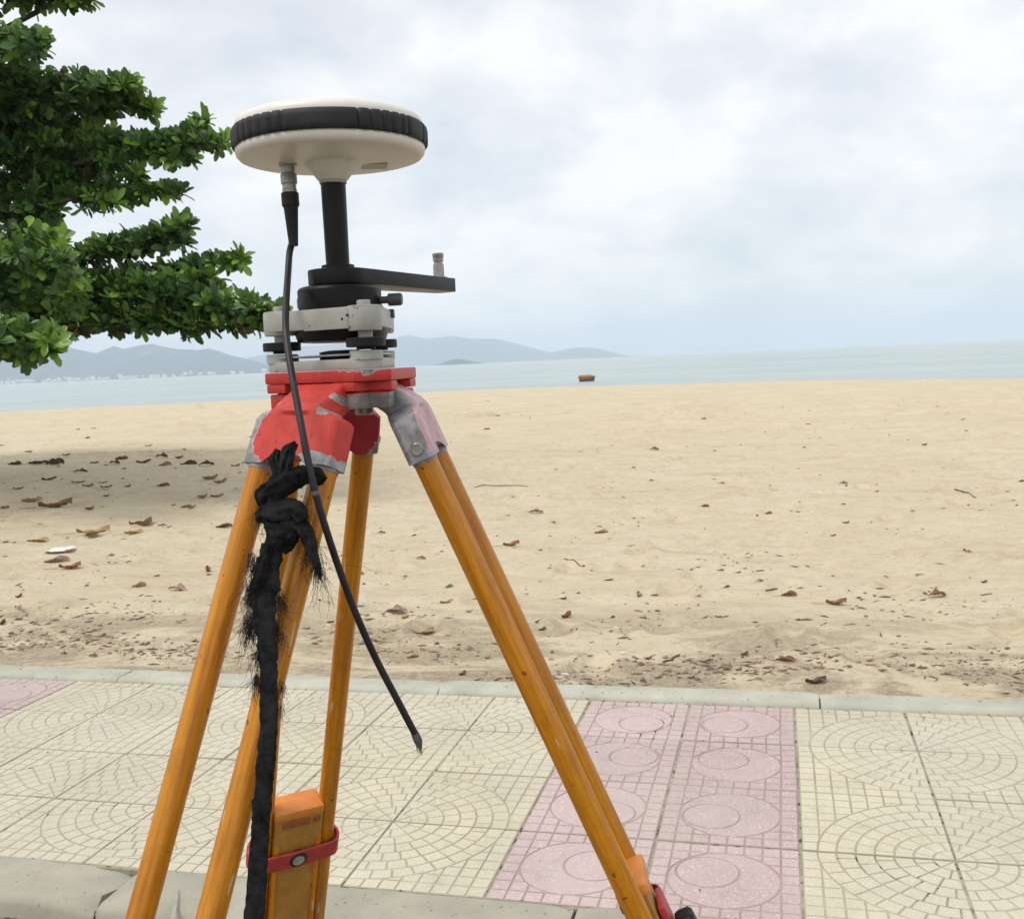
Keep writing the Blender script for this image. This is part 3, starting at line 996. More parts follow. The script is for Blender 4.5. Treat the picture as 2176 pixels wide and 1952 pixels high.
# main sprays of the crown: start, end (2029-wide photo px), distances, half thickness px
SPRAYS = [
    (-90, -30, 150, 2, 12.4, 11.8, 44, 20), (-60, -70, 120, -40, 12, 12, 40, 40), (110, 5, 186, 2, 11.9, 11.7, 14, 6),
    (-90, 80, 88, 92, 12.0, 11.3, 52, 26), (-80, 140, 60, 150, 12.6, 12.3, 40, 30),
    (-90, 200, 262, 172, 13.0, 11.6, 70, 20), (40, 205, 306, 216, 12.6, 11.9, 46, 17), (-60, 240, 190, 245, 13.4, 12.8, 50, 40),
    (-90, 300, 330, 290, 13.2, 11.8, 66, 26), (280, 285, 448, 286, 11.9, 11.3, 26, 10), (335, 290, 408, 240, 11.7, 11.4, 18, 10), (200, 310, 275, 350, 12.0, 11.8, 26, 14), (300, 300, 380, 318, 11.8, 11.6, 22, 14),
    (-90, 360, 205, 355, 13.6, 12.4, 62, 40), (60, 380, 362, 384, 12.6, 11.7, 34, 11), (140, 395, 240, 405, 12.2, 12.0, 26, 16),
    (-90, 420, 115, 415, 13.0, 12.6, 40, 24), (40, 440, 120, 470, 12.8, 12.4, 26, 22),
    (-90, 505, 128, 520, 11.2, 10.4, 74, 56), (-60, 560, 150, 580, 11.0, 10.6, 60, 50),
    (110, 525, 372, 448, 12.0, 11.2, 34, 14), (180, 510, 225, 478, 11.7, 11.5, 24, 14), (240, 500, 368, 482, 11.9, 11.3, 26, 12),
    (230, 560, 482, 514, 12.0, 11.0, 30, 11),
    (-90, 600, 420, 600, 12.2, 11.2, 74, 52), (100, 570, 430, 575, 11.6, 11.1, 40, 32), (380, 605, 560, 622, 11.2, 10.7, 50, 22), (60, 640, 520, 645, 11.4, 10.8, 26, 20),
    (-90, 650, 112, 684, 10.2, 9.6, 46, 26), (0, 690, 60, 705, 10.0, 9.8, 24, 14),
]
TRUNK = Vector((-8.4, 15.2, 0))
PXM = 1.07245 / F
frames, tips, limbs = [], [], []
for (x0, y0, x1, y1, d0, d1, h0, h1) in SPRAYS:
    h0, h1 = max(6, h0 - 15), max(3, h1 - 9)
    L = math.hypot(x1 - x0, y1 - y0)
    hm = (h0 + h1) / 2
    n = int(L * (hm + 7) / (80.0 if not 330 < (y0 + y1) / 2 < 470 else 112.0)) + 6
    ax_dir = (D(x1, y1, d1) - D(x0, y0, d0)).normalized()
    limbs.append((D(x0, y0, d0), D((x0 + x1) / 2, (y0 + y1) / 2 + 6, (d0 + d1) / 2), D(x1, y1, d1)))
    for k in range(n):
        s = (k + random.random()) / n
        h = h0 + (h1 - h0) * s
        d = d0 + (d1 - d0) * s
        a, rr = random.uniform(0, 2 * PI), math.sqrt(random.random()) * (1.35 if random.random() < 0.12 else 1)
        oy = math.sin(a) * rr * h
        c = D(x0 + (x1 - x0) * s, y0 + (y1 - y0) * s + oy, d + math.cos(a) * rr * (h * PXM * d * 1.5 + 0.12))
        axis = Vector((random.uniform(-.5, .5), random.uniform(-.7, .4), random.uniform(.25, 1.0))) + ax_dir * (0.35 + 0.6 * s) + Vector((0, 0, -0.5 if oy > h * 0.5 else 0.2))
        rec = []
        rosette(c, axis, random.uniform(0.125, 0.168), random.randint(8, 12), rec)
        typ = 'b' if (random.random() < 0.012 or (y0 > 600 and oy > h * 0.3 and random.random() < 0.2)) else ('y' if (oy < -h * 0.15 and random.random() < 0.42) or (s > 0.93 and random.random() < 0.5) else 'g')  # lighter green on a spray's upper side paints in the sunlight; tips are young
        frames.append((rec, typ, s))
# rest of the crown, left of and above the picture
for k in range(3200):
    tier = random.choice([(2.4, 5.2), (3.6, 5.0), (4.9, 4.4), (6.1, 3.4), (7.0, 2.2)])
    a, rr = random.uniform(0, 2 * PI), random.random() ** 0.8 * tier[1]
    c = TRUNK + Vector((rr * math.cos(a), rr * math.sin(a) * 1.15, tier[0] + random.gauss(0, 0.25) + 0.06 * rr))
    x, y, z = proj(c)
    if x > -25 and y > -150: continue
    rec = []
    rosette(c, Vector((random.uniform(-.4, .4), random.uniform(-.4, .4), 1)), 0.24, 9, rec)
    frames.append((rec, 'g', 0.5))

tree = empty('almond_tree', TRUNK)
tag(tree, 'spreading green tree with layered branches overhanging the sand on the left', 'tree')
# trunk and limbs
tk = MB()
tp = [Vector((0.25 * math.sin(z * 0.6), 0.15 * math.cos(z * 0.8), z)) for z in np.linspace(-0.15, 7.4, 22)]
tk.tube(tp, [0.30 * (1 - 0.10 * k / 2) * (1.3 if k == 0 else 1) if k < 14 else 0.30 * 0.32 * (22 - k) / 8 + .03 for k in range(22)], 14)
tk.build('trunk', M['bark'], tree, smooth=60)
lb = MB()
for a, b, c in limbs:
    root = TRUNK + Vector((0.1, -0.1, min(6.8, max(1.6, a.z - 0.35))))
    lb.tube([root - TRUNK, (root * 0.5 + a * 0.5) + Vector((0, 0, 0.15)) - TRUNK, a - TRUNK, b - TRUNK, c - TRUNK], [0.07, 0.045, 0.026, 0.015, 0.006], 7)
for k in range(16):
    a = k * 2.4
    tz = (2.4, 3.6, 4.9, 6.1)[k % 4]
    r = (4.6, 4.4, 3.9, 3.0)[k % 4]
    e = Vector((math.cos(a) * r, math.sin(a) * r, tz + 0.2))
    if proj(e + TRUNK)[0] > -25: continue
    lb.tube([Vector((0, 0, tz - 0.2)), e * 0.5 + Vector((0, 0, tz * 0.5)), e], [0.09, 0.055, 0.012], 7)
lb.build('limbs', M['bark'], tree, smooth=60)

# leaves: 300 of the outermost as parts, the rest one mass of foliage
cand = []
for fi, (rec, typ, s) in enumerate(frames):
    for li, fr in enumerate(rec):
        x, y, z = proj(fr[0] + fr[2] * fr[4] * 0.6)
        if 4 < x < 640 and 4 < y < 800:
            cand.append((z - 0.5 * s, fi, li))
cand.sort()
picked = set((fi, li) for _, fi, li in cand[:300])


def leaf_mesh(m):
    mb = MB()
    mb.add(LEAFV, LEAFF)
    me = mb.mesh('leaf', m, smooth=80)
    return me


lm = {'g': leaf_mesh(M['leaf']), 'y': leaf_mesh(M['leafy']), 'b': leaf_mesh(M['leafb'])}
V, Fc, mi = [], [], []
for fi, (rec, typ, s) in enumerate(frames):
    for li, (o, ex, ey, ez, L) in enumerate(rec):
        ty = typ
        L *= random.choice((.62, .8, .9, 1.0, 1.0, 1.1, 1.22))
        if typ == 'g' and random.random() < 0.10: ty = 'y'
        wd = L * random.uniform(0.72, 0.98)
        if (fi, li) in picked:
            mw = Matrix(((ex.x * wd, ey.x * L, ez.x * L, o.x - TRUNK.x), (ex.y * wd, ey.y * L, ez.y * L, o.y - TRUNK.y), (ex.z * wd, ey.z * L, ez.z * L, o.z - TRUNK.z), (0, 0, 0, 1)))
            link('leaf', lm[ty], tree, mw)
            continue
        b = len(V) * 10
        B = np.array((ex, ey, ez))
        V.append((LEAFV * np.array((wd, L, L))) @ B + np.array(o - TRUNK))
        for f in LEAFF:
            Fc.append(tuple(i + b for i in f))
            mi.append('gyb'.index(ty))
V = np.concatenate(V)
me = bpy.data.meshes.new('foliage')
me.from_pydata(V.tolist(), [], Fc)
for k in ('leaf', 'leafy', 'leafb'): me.materials.append(M[k])
me.polygons.foreach_set('material_index', mi)
me.polygons.foreach_set('use_smooth', [True] * len(Fc))
me.update()
tag(link('foliage', me, tree), kind='stuff')

# ================================================================== TRIPOD
K = 0.985 / F                                  # metres per photo pixel at the instrument
AX = P(718, 563, 0.985)
AXX, AXY = AX.x, AX.y


def zof(py):
    """height of the point of the instrument's plumb axis seen at photo row py"""
    lo, hi = 0.8, 2.0
    for _ in range(40):
        m_ = (lo + hi) / 2
        if proj(Vector((AXX, AXY, m_)))[1] > py: lo = m_
        else: hi = m_
    return (lo + hi) / 2


HC = Vector((-0.150, 0.998, 0))                # centre of the tripod head
ZH = 1.3785                                    # top of the tripod head
tripod = empty('survey_tripod', (HC.x, HC.y, ROAD_Z))
tag(tripod, 'surveyor tripod with chipped red head and amber double-tube legs', 'tripod')
TO = Vector((HC.x, HC.y, ROAD_Z))


def add_wear(me, fn):
    at = me.attributes.new('wear', 'FLOAT', 'POINT')
    at.data.foreach_set('value', [fn(v.co) for v in me.vertices])


def subdivide(me, cuts):
    bm = bmesh.new()
    bm.from_mesh(me)
    bmesh.ops.subdivide_edges(bm, edges=[e for e in bm.edges if e.calc_length() > 0.008], cuts=cuts, use_grid_fill=True)
    bm.to_mesh(me)
    bm.free()


LEGS = {1: (234.0, 0.448, Vector((-0.1787, 0.9345, 1.345))), 2: (119.0, 0.427, Vector((-0.1801, 1.0651, 1.345))), 3: (-3.0, 0.411, Vector((-0.098, 0.995, 1.345)))}
A_, B_ = 0.053, 0.0575
hexa = []
for ph in (234, 354, 114):
    n = Vector((math.cos(math.radians(ph)), math.sin(math.radians(ph)), 0))
    t_ = Vector((-n.y, n.x, 0))
    hexa += [n * A_ - t_ * B_, n * A_ + t_ * B_]
hp = MB()
hp.prism([(p.x, p.y) for p in hexa], ZH - 0.0105 - ROAD_Z, ZH - ROAD_Z)
me = hp.mesh('head_plate', M['redhead'], bevel=0.0016)
subdivide(me, 4)
add_wear(me, lambda c: 0.36 * max(0, 1 - (ZH - ROAD_Z - c.z) / 0.0035) + 0.55 * max(0, 1 - Vector((c.x - 0.022, c.y + 0.066)).length / 0.016) + (0.12 if Vector((c.x - 0.03, c.y + 0.085)).length < 0.035 else 0) + (0.42 if c.z > ZH - ROAD_Z - 1e-4 and False else 0))
link('head_plate', me, tripod)
for i, ph in enumerate((234, 354, 114)):
    n = Vector((math.cos(math.radians(ph)), math.sin(math.radians(ph)), 0))
    t_ = Vector((-n.y, n.x, 0))
    for sg in (-1, 1):
        lg = MB()
        c = n * (A_ - 0.0175) + t_ * sg * (B_ - 0.0135 if sg < 0 else B_ - 0.0145)
        zt = ZH - ROAD_Z - 0.0108
        wt = 0.0125 if sg < 0 else 0.0135
        lg.box(c + Vector((0, 0, zt - 0.004)), (0.017, wt, 0.0042), (n, t_, Vector((0, 0, 1))))
        lg.box(c - n * 0.001 + Vector((0, 0, zt - 0.0165)), (0.0155, wt - 0.0012, 0.0072), (n, t_, Vector((0, 0, 1))))
        lg.box(c - n * 0.004 + Vector((0, 0, zt - 0.0088)), (0.012, wt - 0.004, 0.002), (n, t_, Vector((0, 0, 1))))
        me = lg.mesh('hinge_lug', M['redhead'], bevel=0.0016)
        subdivide(me, 2)
        add_wear(me, (lambda c, sg=sg, i=i: (0.62 if c.z < ZH - ROAD_Z - 0.0215 and ((i == 0 and c.x > 0.002) or (i == 1 and sg < 0)) else 0.05)))
        link('hinge_lug', me, tripod)
cs = MB()
cs.lathe([(0.007, 0), (0.009, 0.002), (0.009, 0.012), (0.006, 0.014), (0.006, 0.026)], 20, (0.012, 0, ZH - ROAD_Z - 0.043))
cs.build('centre_screw', M['steel'], tripod)
hb = MB()
hb.lathe([(0.030, 0), (0.035, 0.004), (0.035, 0.012)], 24, (0, 0, ZH - ROAD_Z - 0.0228))
hb.build('head_boss', M['reddark'], tripod)

SEP = 0.080
TUBE_R = 0.0114
PITCHED = {}


def loft_casting(m):
    """leg casting in leg space: x across the leg, y outward, z down along the leg"""
    secs = []                                   # z, half width, y inner, y outer
    for v, hw, yi, yo in ((-0.027, 0.0305, -0.033, -0.006), (-0.013, 0.0300, -0.0255, 0.0035), (0.0000, 0.0290, -0.0175, 0.0128), (0.0032, 0.0300, -0.0160, 0.0136), (0.0058, 0.0380, -0.0150, 0.0138), (0.0090, 0.0465, -0.0142, 0.0138),
                         (0.0135, 0.0515, -0.0138, 0.0136), (0.030, 0.0525, -0.0136, 0.0134), (0.042, 0.0530, -0.0136, 0.0134), (0.054, 0.0530, -0.0136, 0.0134)):
        secs.append((v, hw, yi, yo))
    fine = []                                   # denser rings so that wear and shape stay crisp
    for (a, b) in zip(secs, secs[1:]):
        m_ = max(1, int((b[0] - a[0]) / 0.0028))
        fine += [tuple(p + (q - p) * i / m_ for p, q in zip(a, b)) for i in range(m_)]
    secs = fine + [secs[-1]]
    nu, nw = 30, 6
    ring = [(-1 + 2 * i / nu, -1) for i in range(nu)] + [(1, -1 + 2 * j / nw) for j in range(nw)] + [(1 - 2 * i / nu, 1) for i in range(nu)] + [(-1, 1 - 2 * j / nw) for j in range(nw)]
    vs, fs = [], []
    n = len(ring)
    for k, (v, hw, yi, yo) in enumerate(secs):
        for a, b in ring:
            # rounded box corners
            aa, bb = a, b
            if abs(a) == 1 and abs(b) == 1: aa, bb = a * 0.975, b * 0.86
            x = aa * hw
            y = (yi + yo) / 2 + bb * (yo - yi) / 2
            if v >= 0.0089: y -= (0.0035 * max(0.0, math.cos(min(1, abs(x) / 0.024) * PI / 2))) * (1 if b > 0 else -1)
            vv = v
            if v > 0.02:
                vv = v - (v - 0.02) / 0.034 * 0.009 * max(0.0, 1 - (abs(x) / 0.026) ** 4)
            vs.append((x, y, vv))
    for k in range(len(secs) - 1):
        for i in range(n):
            fs.append((k * n + i, k * n + (i + 1) % n, (k + 1) * n + (i + 1) % n, (k + 1) * n + i))
    fs += [tuple(range(n - 1, -1, -1)), tuple((len(secs) - 1) * n + i for i in range(n))]
    mb = MB()
    mb.add(vs, fs)
    me = mb.mesh('leg', m, smooth=22)
    return me


def leg_frame(k):
    ph, R, H = LEGS[k]
    ph = math.radians(ph)
    d = Vector((R * math.cos(ph), R * math.sin(ph), -1)).normalized()
    x = Vector((-math.sin(ph), math.cos(ph), 0))
    y = d.cross(x)
    if y.dot(Vector((math.cos(ph), math.sin(ph), 0))) < 0: y = -y
    return H, x, y, d


def frame_matrix(k):
    H, x, y, d = leg_frame(k)
    o = H - TO
    return Matrix(((x.x, y.x, d.x, o.x), (x.y, y.y, d.y, o.y), (x.z, y.z, d.z, o.z), (0, 0, 0, 1)))


def tube_mesh():
    mb = MB()
    mb.lathe([(TUBE_R, 0.037), (TUBE_R, 0.5), (TUBE_R, 0.90), (TUBE_R * 0.9, 0.902)], 28)
    return mb.mesh('tube', M['yellow'], smooth=40)


tube_me = tube_mesh()
sc = MB()
sc.lathe([(0.0120, 0.036), (0.0122, 0.040), (0.0122, 0.055), (0.0119, 0.0572), (0.0115, 0.0572)], 24, caps=False)
socket_me = sc.mesh('socket', M['zinc'], smooth=40)
SL0 = 0.535                                     # top of the sliding lower leg
hw_s = SEP / 2 - TUBE_R + 0.0015
sb = MB()
sb.box((0, 0, (SL0 + 0.012 + 1.56) / 2), (hw_s, 0.0140, (1.56 - SL0 - 0.012) / 2))
slide_me = sb.mesh('slide', M['tan'], bevel=0.0015)
M['plum'] = mat('faded_plum_label', (0.34, 0.10, 0.035), 0.6, var=0.2, scale=60)
rl = MB()
for sx in (-1, 1):
    rl.box((sx * (hw_s - 0.0035), 0, (SL0 + 0.05 + 1.5) / 2), (0.0036, 0.0152, (1.5 - SL0 - 0.05) / 2))
rail_me = rl.mesh('rail', M['yellow'], bevel=0.001)
cp = MB()
cp.box((0, 0.002, SL0 + 0.006), (hw_s + 0.001, 0.0165, 0.0065))
cap_me = cp.mesh('slide_cap', M['clay'], bevel=0.0035)
fl = MB()
fl.box((0.004, -0.0146, SL0 + 0.0185), (0.017, 0.0012, 0.0045))
fl.box((-0.022, -0.0146, SL0 + 0.0185), (0.004, 0.0012, 0.0040))
plate_me = fl.mesh('cap_plate', M['plum'], bevel=0.0006)
# clamp band: a flat hoop round both tubes
bd = MB()
BZ = SL0 + 0.074
nb = 40
outl = []
for i in range(nb):
    a = 2 * PI * i / nb
    cx = SEP / 2 * (1 if math.cos(a) > 0 else -1) * min(1, abs(math.cos(a)) * 3)
    rr = TUBE_R + 0.004
    outl.append((cx + rr * math.cos(a) * 1.0, (rr + 0.003) * math.sin(a)))
vs, fs = [], []
for i, (x, y) in enumerate(outl):
    L = math.hypot(x, y)
    tiltz = 0.010 * x / 0.05
    for (o_, z_) in ((0, -0.0125), (0.0032, -0.0115), (0.0032, 0.0115), (0, 0.0125)):
        nx, ny = x / L, y / L
        vs.append((x + nx * o_, y + ny * o_, BZ + z_))
for i in range(nb):
    j = (i + 1) % nb
    for k in range(4):
        fs.append((i * 4 + k, j * 4 + k, j * 4 + (k + 1) % 4, i * 4 + (k + 1) % 4))
bd.add(vs, fs)
band_me = bd.mesh('clamp_band', M['strapred'], smooth=40)
bl = MB()
ax_in = (Vector((1, 0, 0)), Vector((0, 0, 1)), Vector((0, -1, 0)))
bl.lathe([(0.0115, 0.0150), (0.0115, 0.0212), (0.0102, 0.0222)], 24, (0, 0, BZ), ax_in, rad=lambda t, k: 1.0)
bolt_ring_me = bl.mesh('bolt_seat', M['darkhole'], smooth=40)
bl = MB()
bl.lathe([(0.0074, 0.020), (0.0074, 0.0230), (0.0055, 0.0238)], 24, (0, 0, BZ), ax_in)
bolt_me = bl.mesh('bolt_head', M['chrome'], smooth=40)
kn = MB()
ax_out = (Vector((1, 0, 0)), Vector((0, 0, -1)), Vector((0, 1, 0)))
kn.lathe([(0.006, 0.014), (0.006, 0.024), (0.0135, 0.026), (0.0150, 0.030), (0.0150, 0.040), (0.012, 0.043), (0.004, 0.044)], 30, (0, 0, BZ + 0.012), ax_out, rad=lambda t, k: 1 + 0.05 * math.sin(10 * t) * (k > 1))
knob_me = kn.mesh('clamp_knob', M['blackmatt'], smooth=30)
br = MB()                                       # red bracket carrying the knob
br.box((0, 0.0195, BZ + 0.006), (0.020, 0.0035, 0.030))
brk_me = br.mesh('clamp_bracket', M['strapred'], bevel=0.002)
ft = MB()
ft.lathe([(0.021, 1.50), (0.021, 1.56), (0.016, 1.585), (0.006, 1.612), (0.001, 1.625)], 16)
ft.box((0, 0.024, 1.55), (0.020, 0.022, 0.004))
foot_me = ft.mesh('foot', M['zinc'], bevel=0.0)
sr = MB()
sr.lathe([(0.0062, 0), (0.0062, 0.0018), (0.0050, 0.0030)], 20, (-0.0531, 0, 0.043), (Vector((0, 1, 0)), Vector((0, 0, 1)), Vector((-1, 0, 0))))
sr.box((-0.0561, 0, 0.043), (0.0004, 0.0058, 0.0009), (Vector((1, 0, 0)), Vector((0, .8, .6)), Vector((0, -.6, .8))))
screw_me = sr.mesh('screw', M['steel'], smooth=40)

for k, mm in ((1, M['red']), (2, M['reddark']), (3, M['redleg3'])):
    me = loft_casting(mm)
    if k == 1:
        def wf(c):
            w = 0.0
            w += 0.52 * max(0, 1 - (0.0545 - c.z) / 0.014) + (0.30 if c.x > 0.008 and c.z > 0.044 else 0) + 0.75 * max(0, 1 - Vector(((c.x - 0.034) / 0.016, (c.z - 0.048) / 0.016)).length)
            w += 0.62 * max(0, (-c.x - 0.026) / 0.022) * (1 if c.z > 0.002 else 0.4)       # left edge rubbed bare
            w += 1.0 * max(0, 1 - Vector(((c.x - 0.034) / 0.015, (c.z - 0.0055) / 0.0085)).length)
            w += 0.85 * max(0, 1 - Vector(((c.x + 0.033) / 0.012, (c.z + 0.004) / 0.016)).length)
            w += 0.9 * max(0, 1 - Vector(((c.x - 0.031) / 0.006, (c.z + 0.012) / 0.007)).length)
            return w
    elif k == 2:
        wf = lambda c: 0.5 * max(0, (c.x * -1 - 0.030) / 0.02) * min(1, max(0, c.z - .01) / .03) + 0.25 * max(0, 1 - (0.0545 - c.z) / 0.012)
    else:
        wf = lambda c: 0.85 if c.y < 0.0115 and c.x < -0.026 else (0.5 * max(0, 1 - (0.0545 - c.z) / 0.012))
    add_wear(me, wf)
    leg = link('leg', me, tripod, frame_matrix(k))
    tag(leg, {1: 'front leg with bright red chipped casting', 2: 'rear leg with dull crimson casting', 3: 'right leg with faded pink casting worn to bare metal'}[k])
    for sx in (-1, 1):
        link('tube', tube_me, leg, Matrix.Translation((sx * SEP / 2, 0, 0)) @ Matrix.Rotation(sx * 1.1 + k * 1.7, 4, 'Z'))
        link('socket', socket_me, leg, Matrix.Translation((sx * SEP / 2, 0, 0)))
        if not (k == 1 and sx > 0): link('screw', screw_me, leg, Matrix.Rotation(0 if sx < 0 else PI, 4, 'Z'))
    for nm, mm2 in (('slide', slide_me), ('rail', rail_me), ('slide_cap', cap_me), ('cap_plate', plate_me), ('clamp_band', band_me), ('bolt_seat', bolt_ring_me), ('bolt_head', bolt_me), ('clamp_knob', knob_me), ('clamp_bracket', brk_me), ('foot', foot_me)):
        link(nm, mm2, leg, Matrix.Translation((0, 0, (-0.046 if nm[:5] in ('clamp', 'bolt_') else -0.030) if k == 3 else 0)))

# ================================================================== TRIBRACH
AZ0 = Vector((AXX, AXY, 0))
z_base0 = ZH + 0.0004
trib = empty('tribrach', (AXX, AXY, z_base0))
tag(trib, 'grey and black levelling base screwed to the red tripod head', 'tribrach')


def hull_tri(corners, r, n=9, k=0.0):
    out = []
    c3 = corners
    for i, c in enumerate(c3):
        a = math.atan2(c[1], c[0])
        for s_ in range(n):
            t_ = a - PI / 3 + (2 * PI / 3) * s_ / (n - 1)
            out.append((c[0] + r * math.cos(t_), c[1] + r * math.sin(t_)))
    return out


ANG = [math.radians(a) for a in (180, 300, 60)]
RHO = 0.0570
CO = [(RHO * math.cos(a), RHO * math.sin(a)) for a in ANG]


def zr(py): return zof(py) - z_base0


zb1 = zr(764.0)
b = MB()
b.prism(hull_tri([(x * .955, y * .955) for x, y in CO], 0.0158), 0.0, zb1)
b.build('base_plate', M['grey2'], trib, bevel=0.0012)
for c in CO:
    pd_ = MB()
    pd_.lathe([(0.0150, zb1 - 0.001), (0.0150, zr(748) - 0.001), (0.0140, zr(748))], 24, (c[0], c[1], 0))
    pd_.build('corner_pad', M['grey2'], trib)
spg = MB()
spg.prism(hull_tri([(x * 0.97, y * 0.97) for x, y in CO], 0.0142), zr(757.5), zr(753.5))
spg.build('spring_plate', M['steel'], trib, bevel=0.0004)
cen = MB()
cen.lathe([(0.022, zb1 - 0.0005), (0.022, zr(747)), (0.014, zr(744))], 28)
cen.build('centre_bush', M['black'], trib)
for c in CO:
    s_ = MB()
    s_.lathe([(0.0085, zr(746)), (0.0085, zr(741)), (0.0168, zr(741) + .0001), (0.0176, zr(740) + .0004), (0.0176, zr(724)), (0.0168, zr(722.5)), (0.0100, zr(722.4))], 48, (c[0], c[1], 0),
             rad=lambda t, k: 1 + (0.018 * math.sin(24 * t) if 2 <= k <= 5 else 0))
    fs_ = s_.build('foot_screw', M['blackmatt'], trib, smooth=30)
    s_ = MB()
    s_.lathe([(0.0066, zr(722.5)), (0.0066, zr(700)), (0.005, zr(699))], 20, (c[0], c[1], 0))
    s_.build('screw_shaft', M['grey'], fs_)
    s_ = MB()
    s_.lathe([(0.0062, zr(662)), (0.0062, zr(648.5)), (0.0052, zr(646.5))], 20, (c[0], c[1], 0))
    s_.build('screw_top', M['grey'], fs_)
zt0, zt1 = zr(703.5), zr(659.5)
up = MB()
up.prism(hull_tri(CO, 0.0157), zt0 + 0.001, zt1)
u_o = up.build('upper_plate', M['grey'], trib, bevel=0.0020)
for c in CO:
    lob = MB()
    lob.lathe([(0.0145, zt0 - 0.0022), (0.0154, zt0 - 0.0006), (0.0154, zt1 + 0.0002), (0.0142, zt1 + 0.0008)], 28, (c[0], c[1], 0))
    lob.build('screw_lobe', M['grey'], trib)
# raised band on the front face, right of the vertical step
fa = Vector((CO[1][0] - CO[0][0], CO[1][1] - CO[0][1], 0)).normalized()
fn = Vector((fa.y, -fa.x, 0))
mid = (Vector((*CO[0], 0)) + Vector((*CO[1], 0))) / 2
if fn.dot(mid) < 0: fn = -fn
fb = MB()
fb.box(mid + fn * 0.0150 + fa * 0.018 + Vector((0, 0, (zt0 + zt1) / 2 - 0.0005)), (0.0255, 0.0016, (zt1 - zt0) / 2 - 0.0005), (fa, fn, Vector((0, 0, 1))))
fb.build('front_band', M['grey'], trib, bevel=0.0008)
gs = MB()
for dx, dz in ((0.0375, -0.001), (0.0432, 0.002)):
    p0 = mid + fn * 0.0125 + fa * dx + Vector((0, 0, (zt0 + zt1) / 2 + dz))
    gs.cyl(p0, p0 + fn * 0.0044, 0.0012, n=12)
gs.build('grub_screw', M['darkhole'], trib)
ub = MB()
ub.lathe([(0.030, zr(727)), (0.041, zr(725)), (0.043, zr(712)), (0.043, zt0 + 0.004)], 40)
ub.build('plummet_housing', M['black'], trib)
pin = MB()
pin.cyl(mid + fn * 0.006 - fa * 0.002 + Vector((0, 0, zr(712))), mid + fn * 0.006 - fa * 0.002 + Vector((0, 0, zt0 + 0.004)), 0.0028, n=14)
pin.build('pin', M['steel'], trib)
# locking knob to the right
kd = Vector((math.cos(math.radians(-6)), math.sin(math.radians(-6)), 0))
kx = kd.orthogonal().normalized()
kb = MB()
kz = zr(520 + .2366 * 516)
kb.lathe([(0.0034, 0.030), (0.0034, 0.0455), (0.0058, 0.0465), (0.0058, 0.0575), (0.0050, 0.0590)], 26, (0, 0, kz), (kx, kd.cross(kx), kd), rad=lambda t, k: 1 + (0.03 * math.sin(18 * t) if k >= 2 else 0))
kb.build('locking_knob', M['knob'], trib)
wn = MB()
wn.box((0.0435, 0.0300, zr(520 + .2366 * 625)), (0.0035, 0.006, 0.0042))
wn.build('level_window', M['knob'], trib, bevel=0.0008)

# ================================================================== ADAPTER with pole and arm
z_ad = zt1 + z_base0 + 0.0012
adp = empty('instrument_adapter', (AXX, AXY, z_ad))
tag(adp, 'black adapter with upright pole and side arm carrying a metal spigot', 'adapter')


def za(py): return zof(py) - z_ad


bo = MB()
bo.lathe([(0.0385, -0.0008), (0.0388, 0.002), (0.0388, za(617)), (0.0370, za(611.5)), (0.0330, za(608.5)), (0.020, za(607.5))], 56)
bo.build('body', M['black'], adp, smooth=30)
lip = MB()
la = math.radians(186)
lip.box((0.0388 * math.cos(la), 0.0388 * math.sin(la), (za(632) + 0.002) / 2), (0.0008, 0.003, (za(632) - 0.002) / 2), (Vector((math.cos(la), math.sin(la), 0)), Vector((-math.sin(la), math.cos(la), 0)), Vector((0, 0, 1))))
lip.build('latch_strip', M['grey'], adp)
# arm
end = P(951, 612, 1.150)
adir = Vector((end.x - AXX, end.y - AXY, 0))
alen = adir.length
adir.normalize()
aper = Vector((-adir.y, adir.x, 0))
R0, R1 = 0.0282, 0.0135
outp = []
beta = math.asin((R0 - R1) / alen)
for i in range(15):
    t_ = PI / 2 + beta * -1 + (PI + 2 * beta) * i / 14
    outp.append(adir * (R0 * math.cos(t_)) + aper * (R0 * math.sin(t_)))
for i in range(9):
    t_ = -PI / 2 - beta * -1 * -1 + (PI) * i / 8
    q_ = adir * (alen - R1 * 0.4 + R1 * 0.42 * math.cos(t_)) + aper * (R1 * math.sin(t_))
    outp.append(q_)
zA0, zA1 = za(606.8), za(573.5)
am = MB()
am.prism([(p.x, p.y) for p in outp], zA0, zA1)
am.build('arm', M['black'], adp, bevel=0.0012)
sg_ = MB()
sp_ = adir * (alen - 0.016)
sg_.lathe([(0.0088, zA1 + 0.0002), (0.0088, zA1 + 0.0014), (0.0062, zA1 + 0.0020), (0.0058, zA1 + 0.003), (0.0057, zA1 + 0.0150), (0.0047, zA1 + 0.0158), (0.0047, zA1 + 0.0178), (0.0057, zA1 + 0.0186), (0.0055, zA1 + 0.0215), (0.0060, zA1 + 0.0228), (0.0061, zA1 + 0.0262), (0.0054, zA1 + 0.0270)], 28, sp_)
sg_.build('spigot', M['steel'], adp)
co = MB()
co.lathe([(0.0152, zA1 + 0.0002), (0.0152, za(564.5)), (0.0146, za(563.5))], 36)
co.build('collar', M['blackmatt'], adp)
po = MB()
po.lathe([(0.0109, za(563.6)), (0.0112, za(480)), (0.0115, za(391))], 40)
po.build('pole', M['black'], adp)

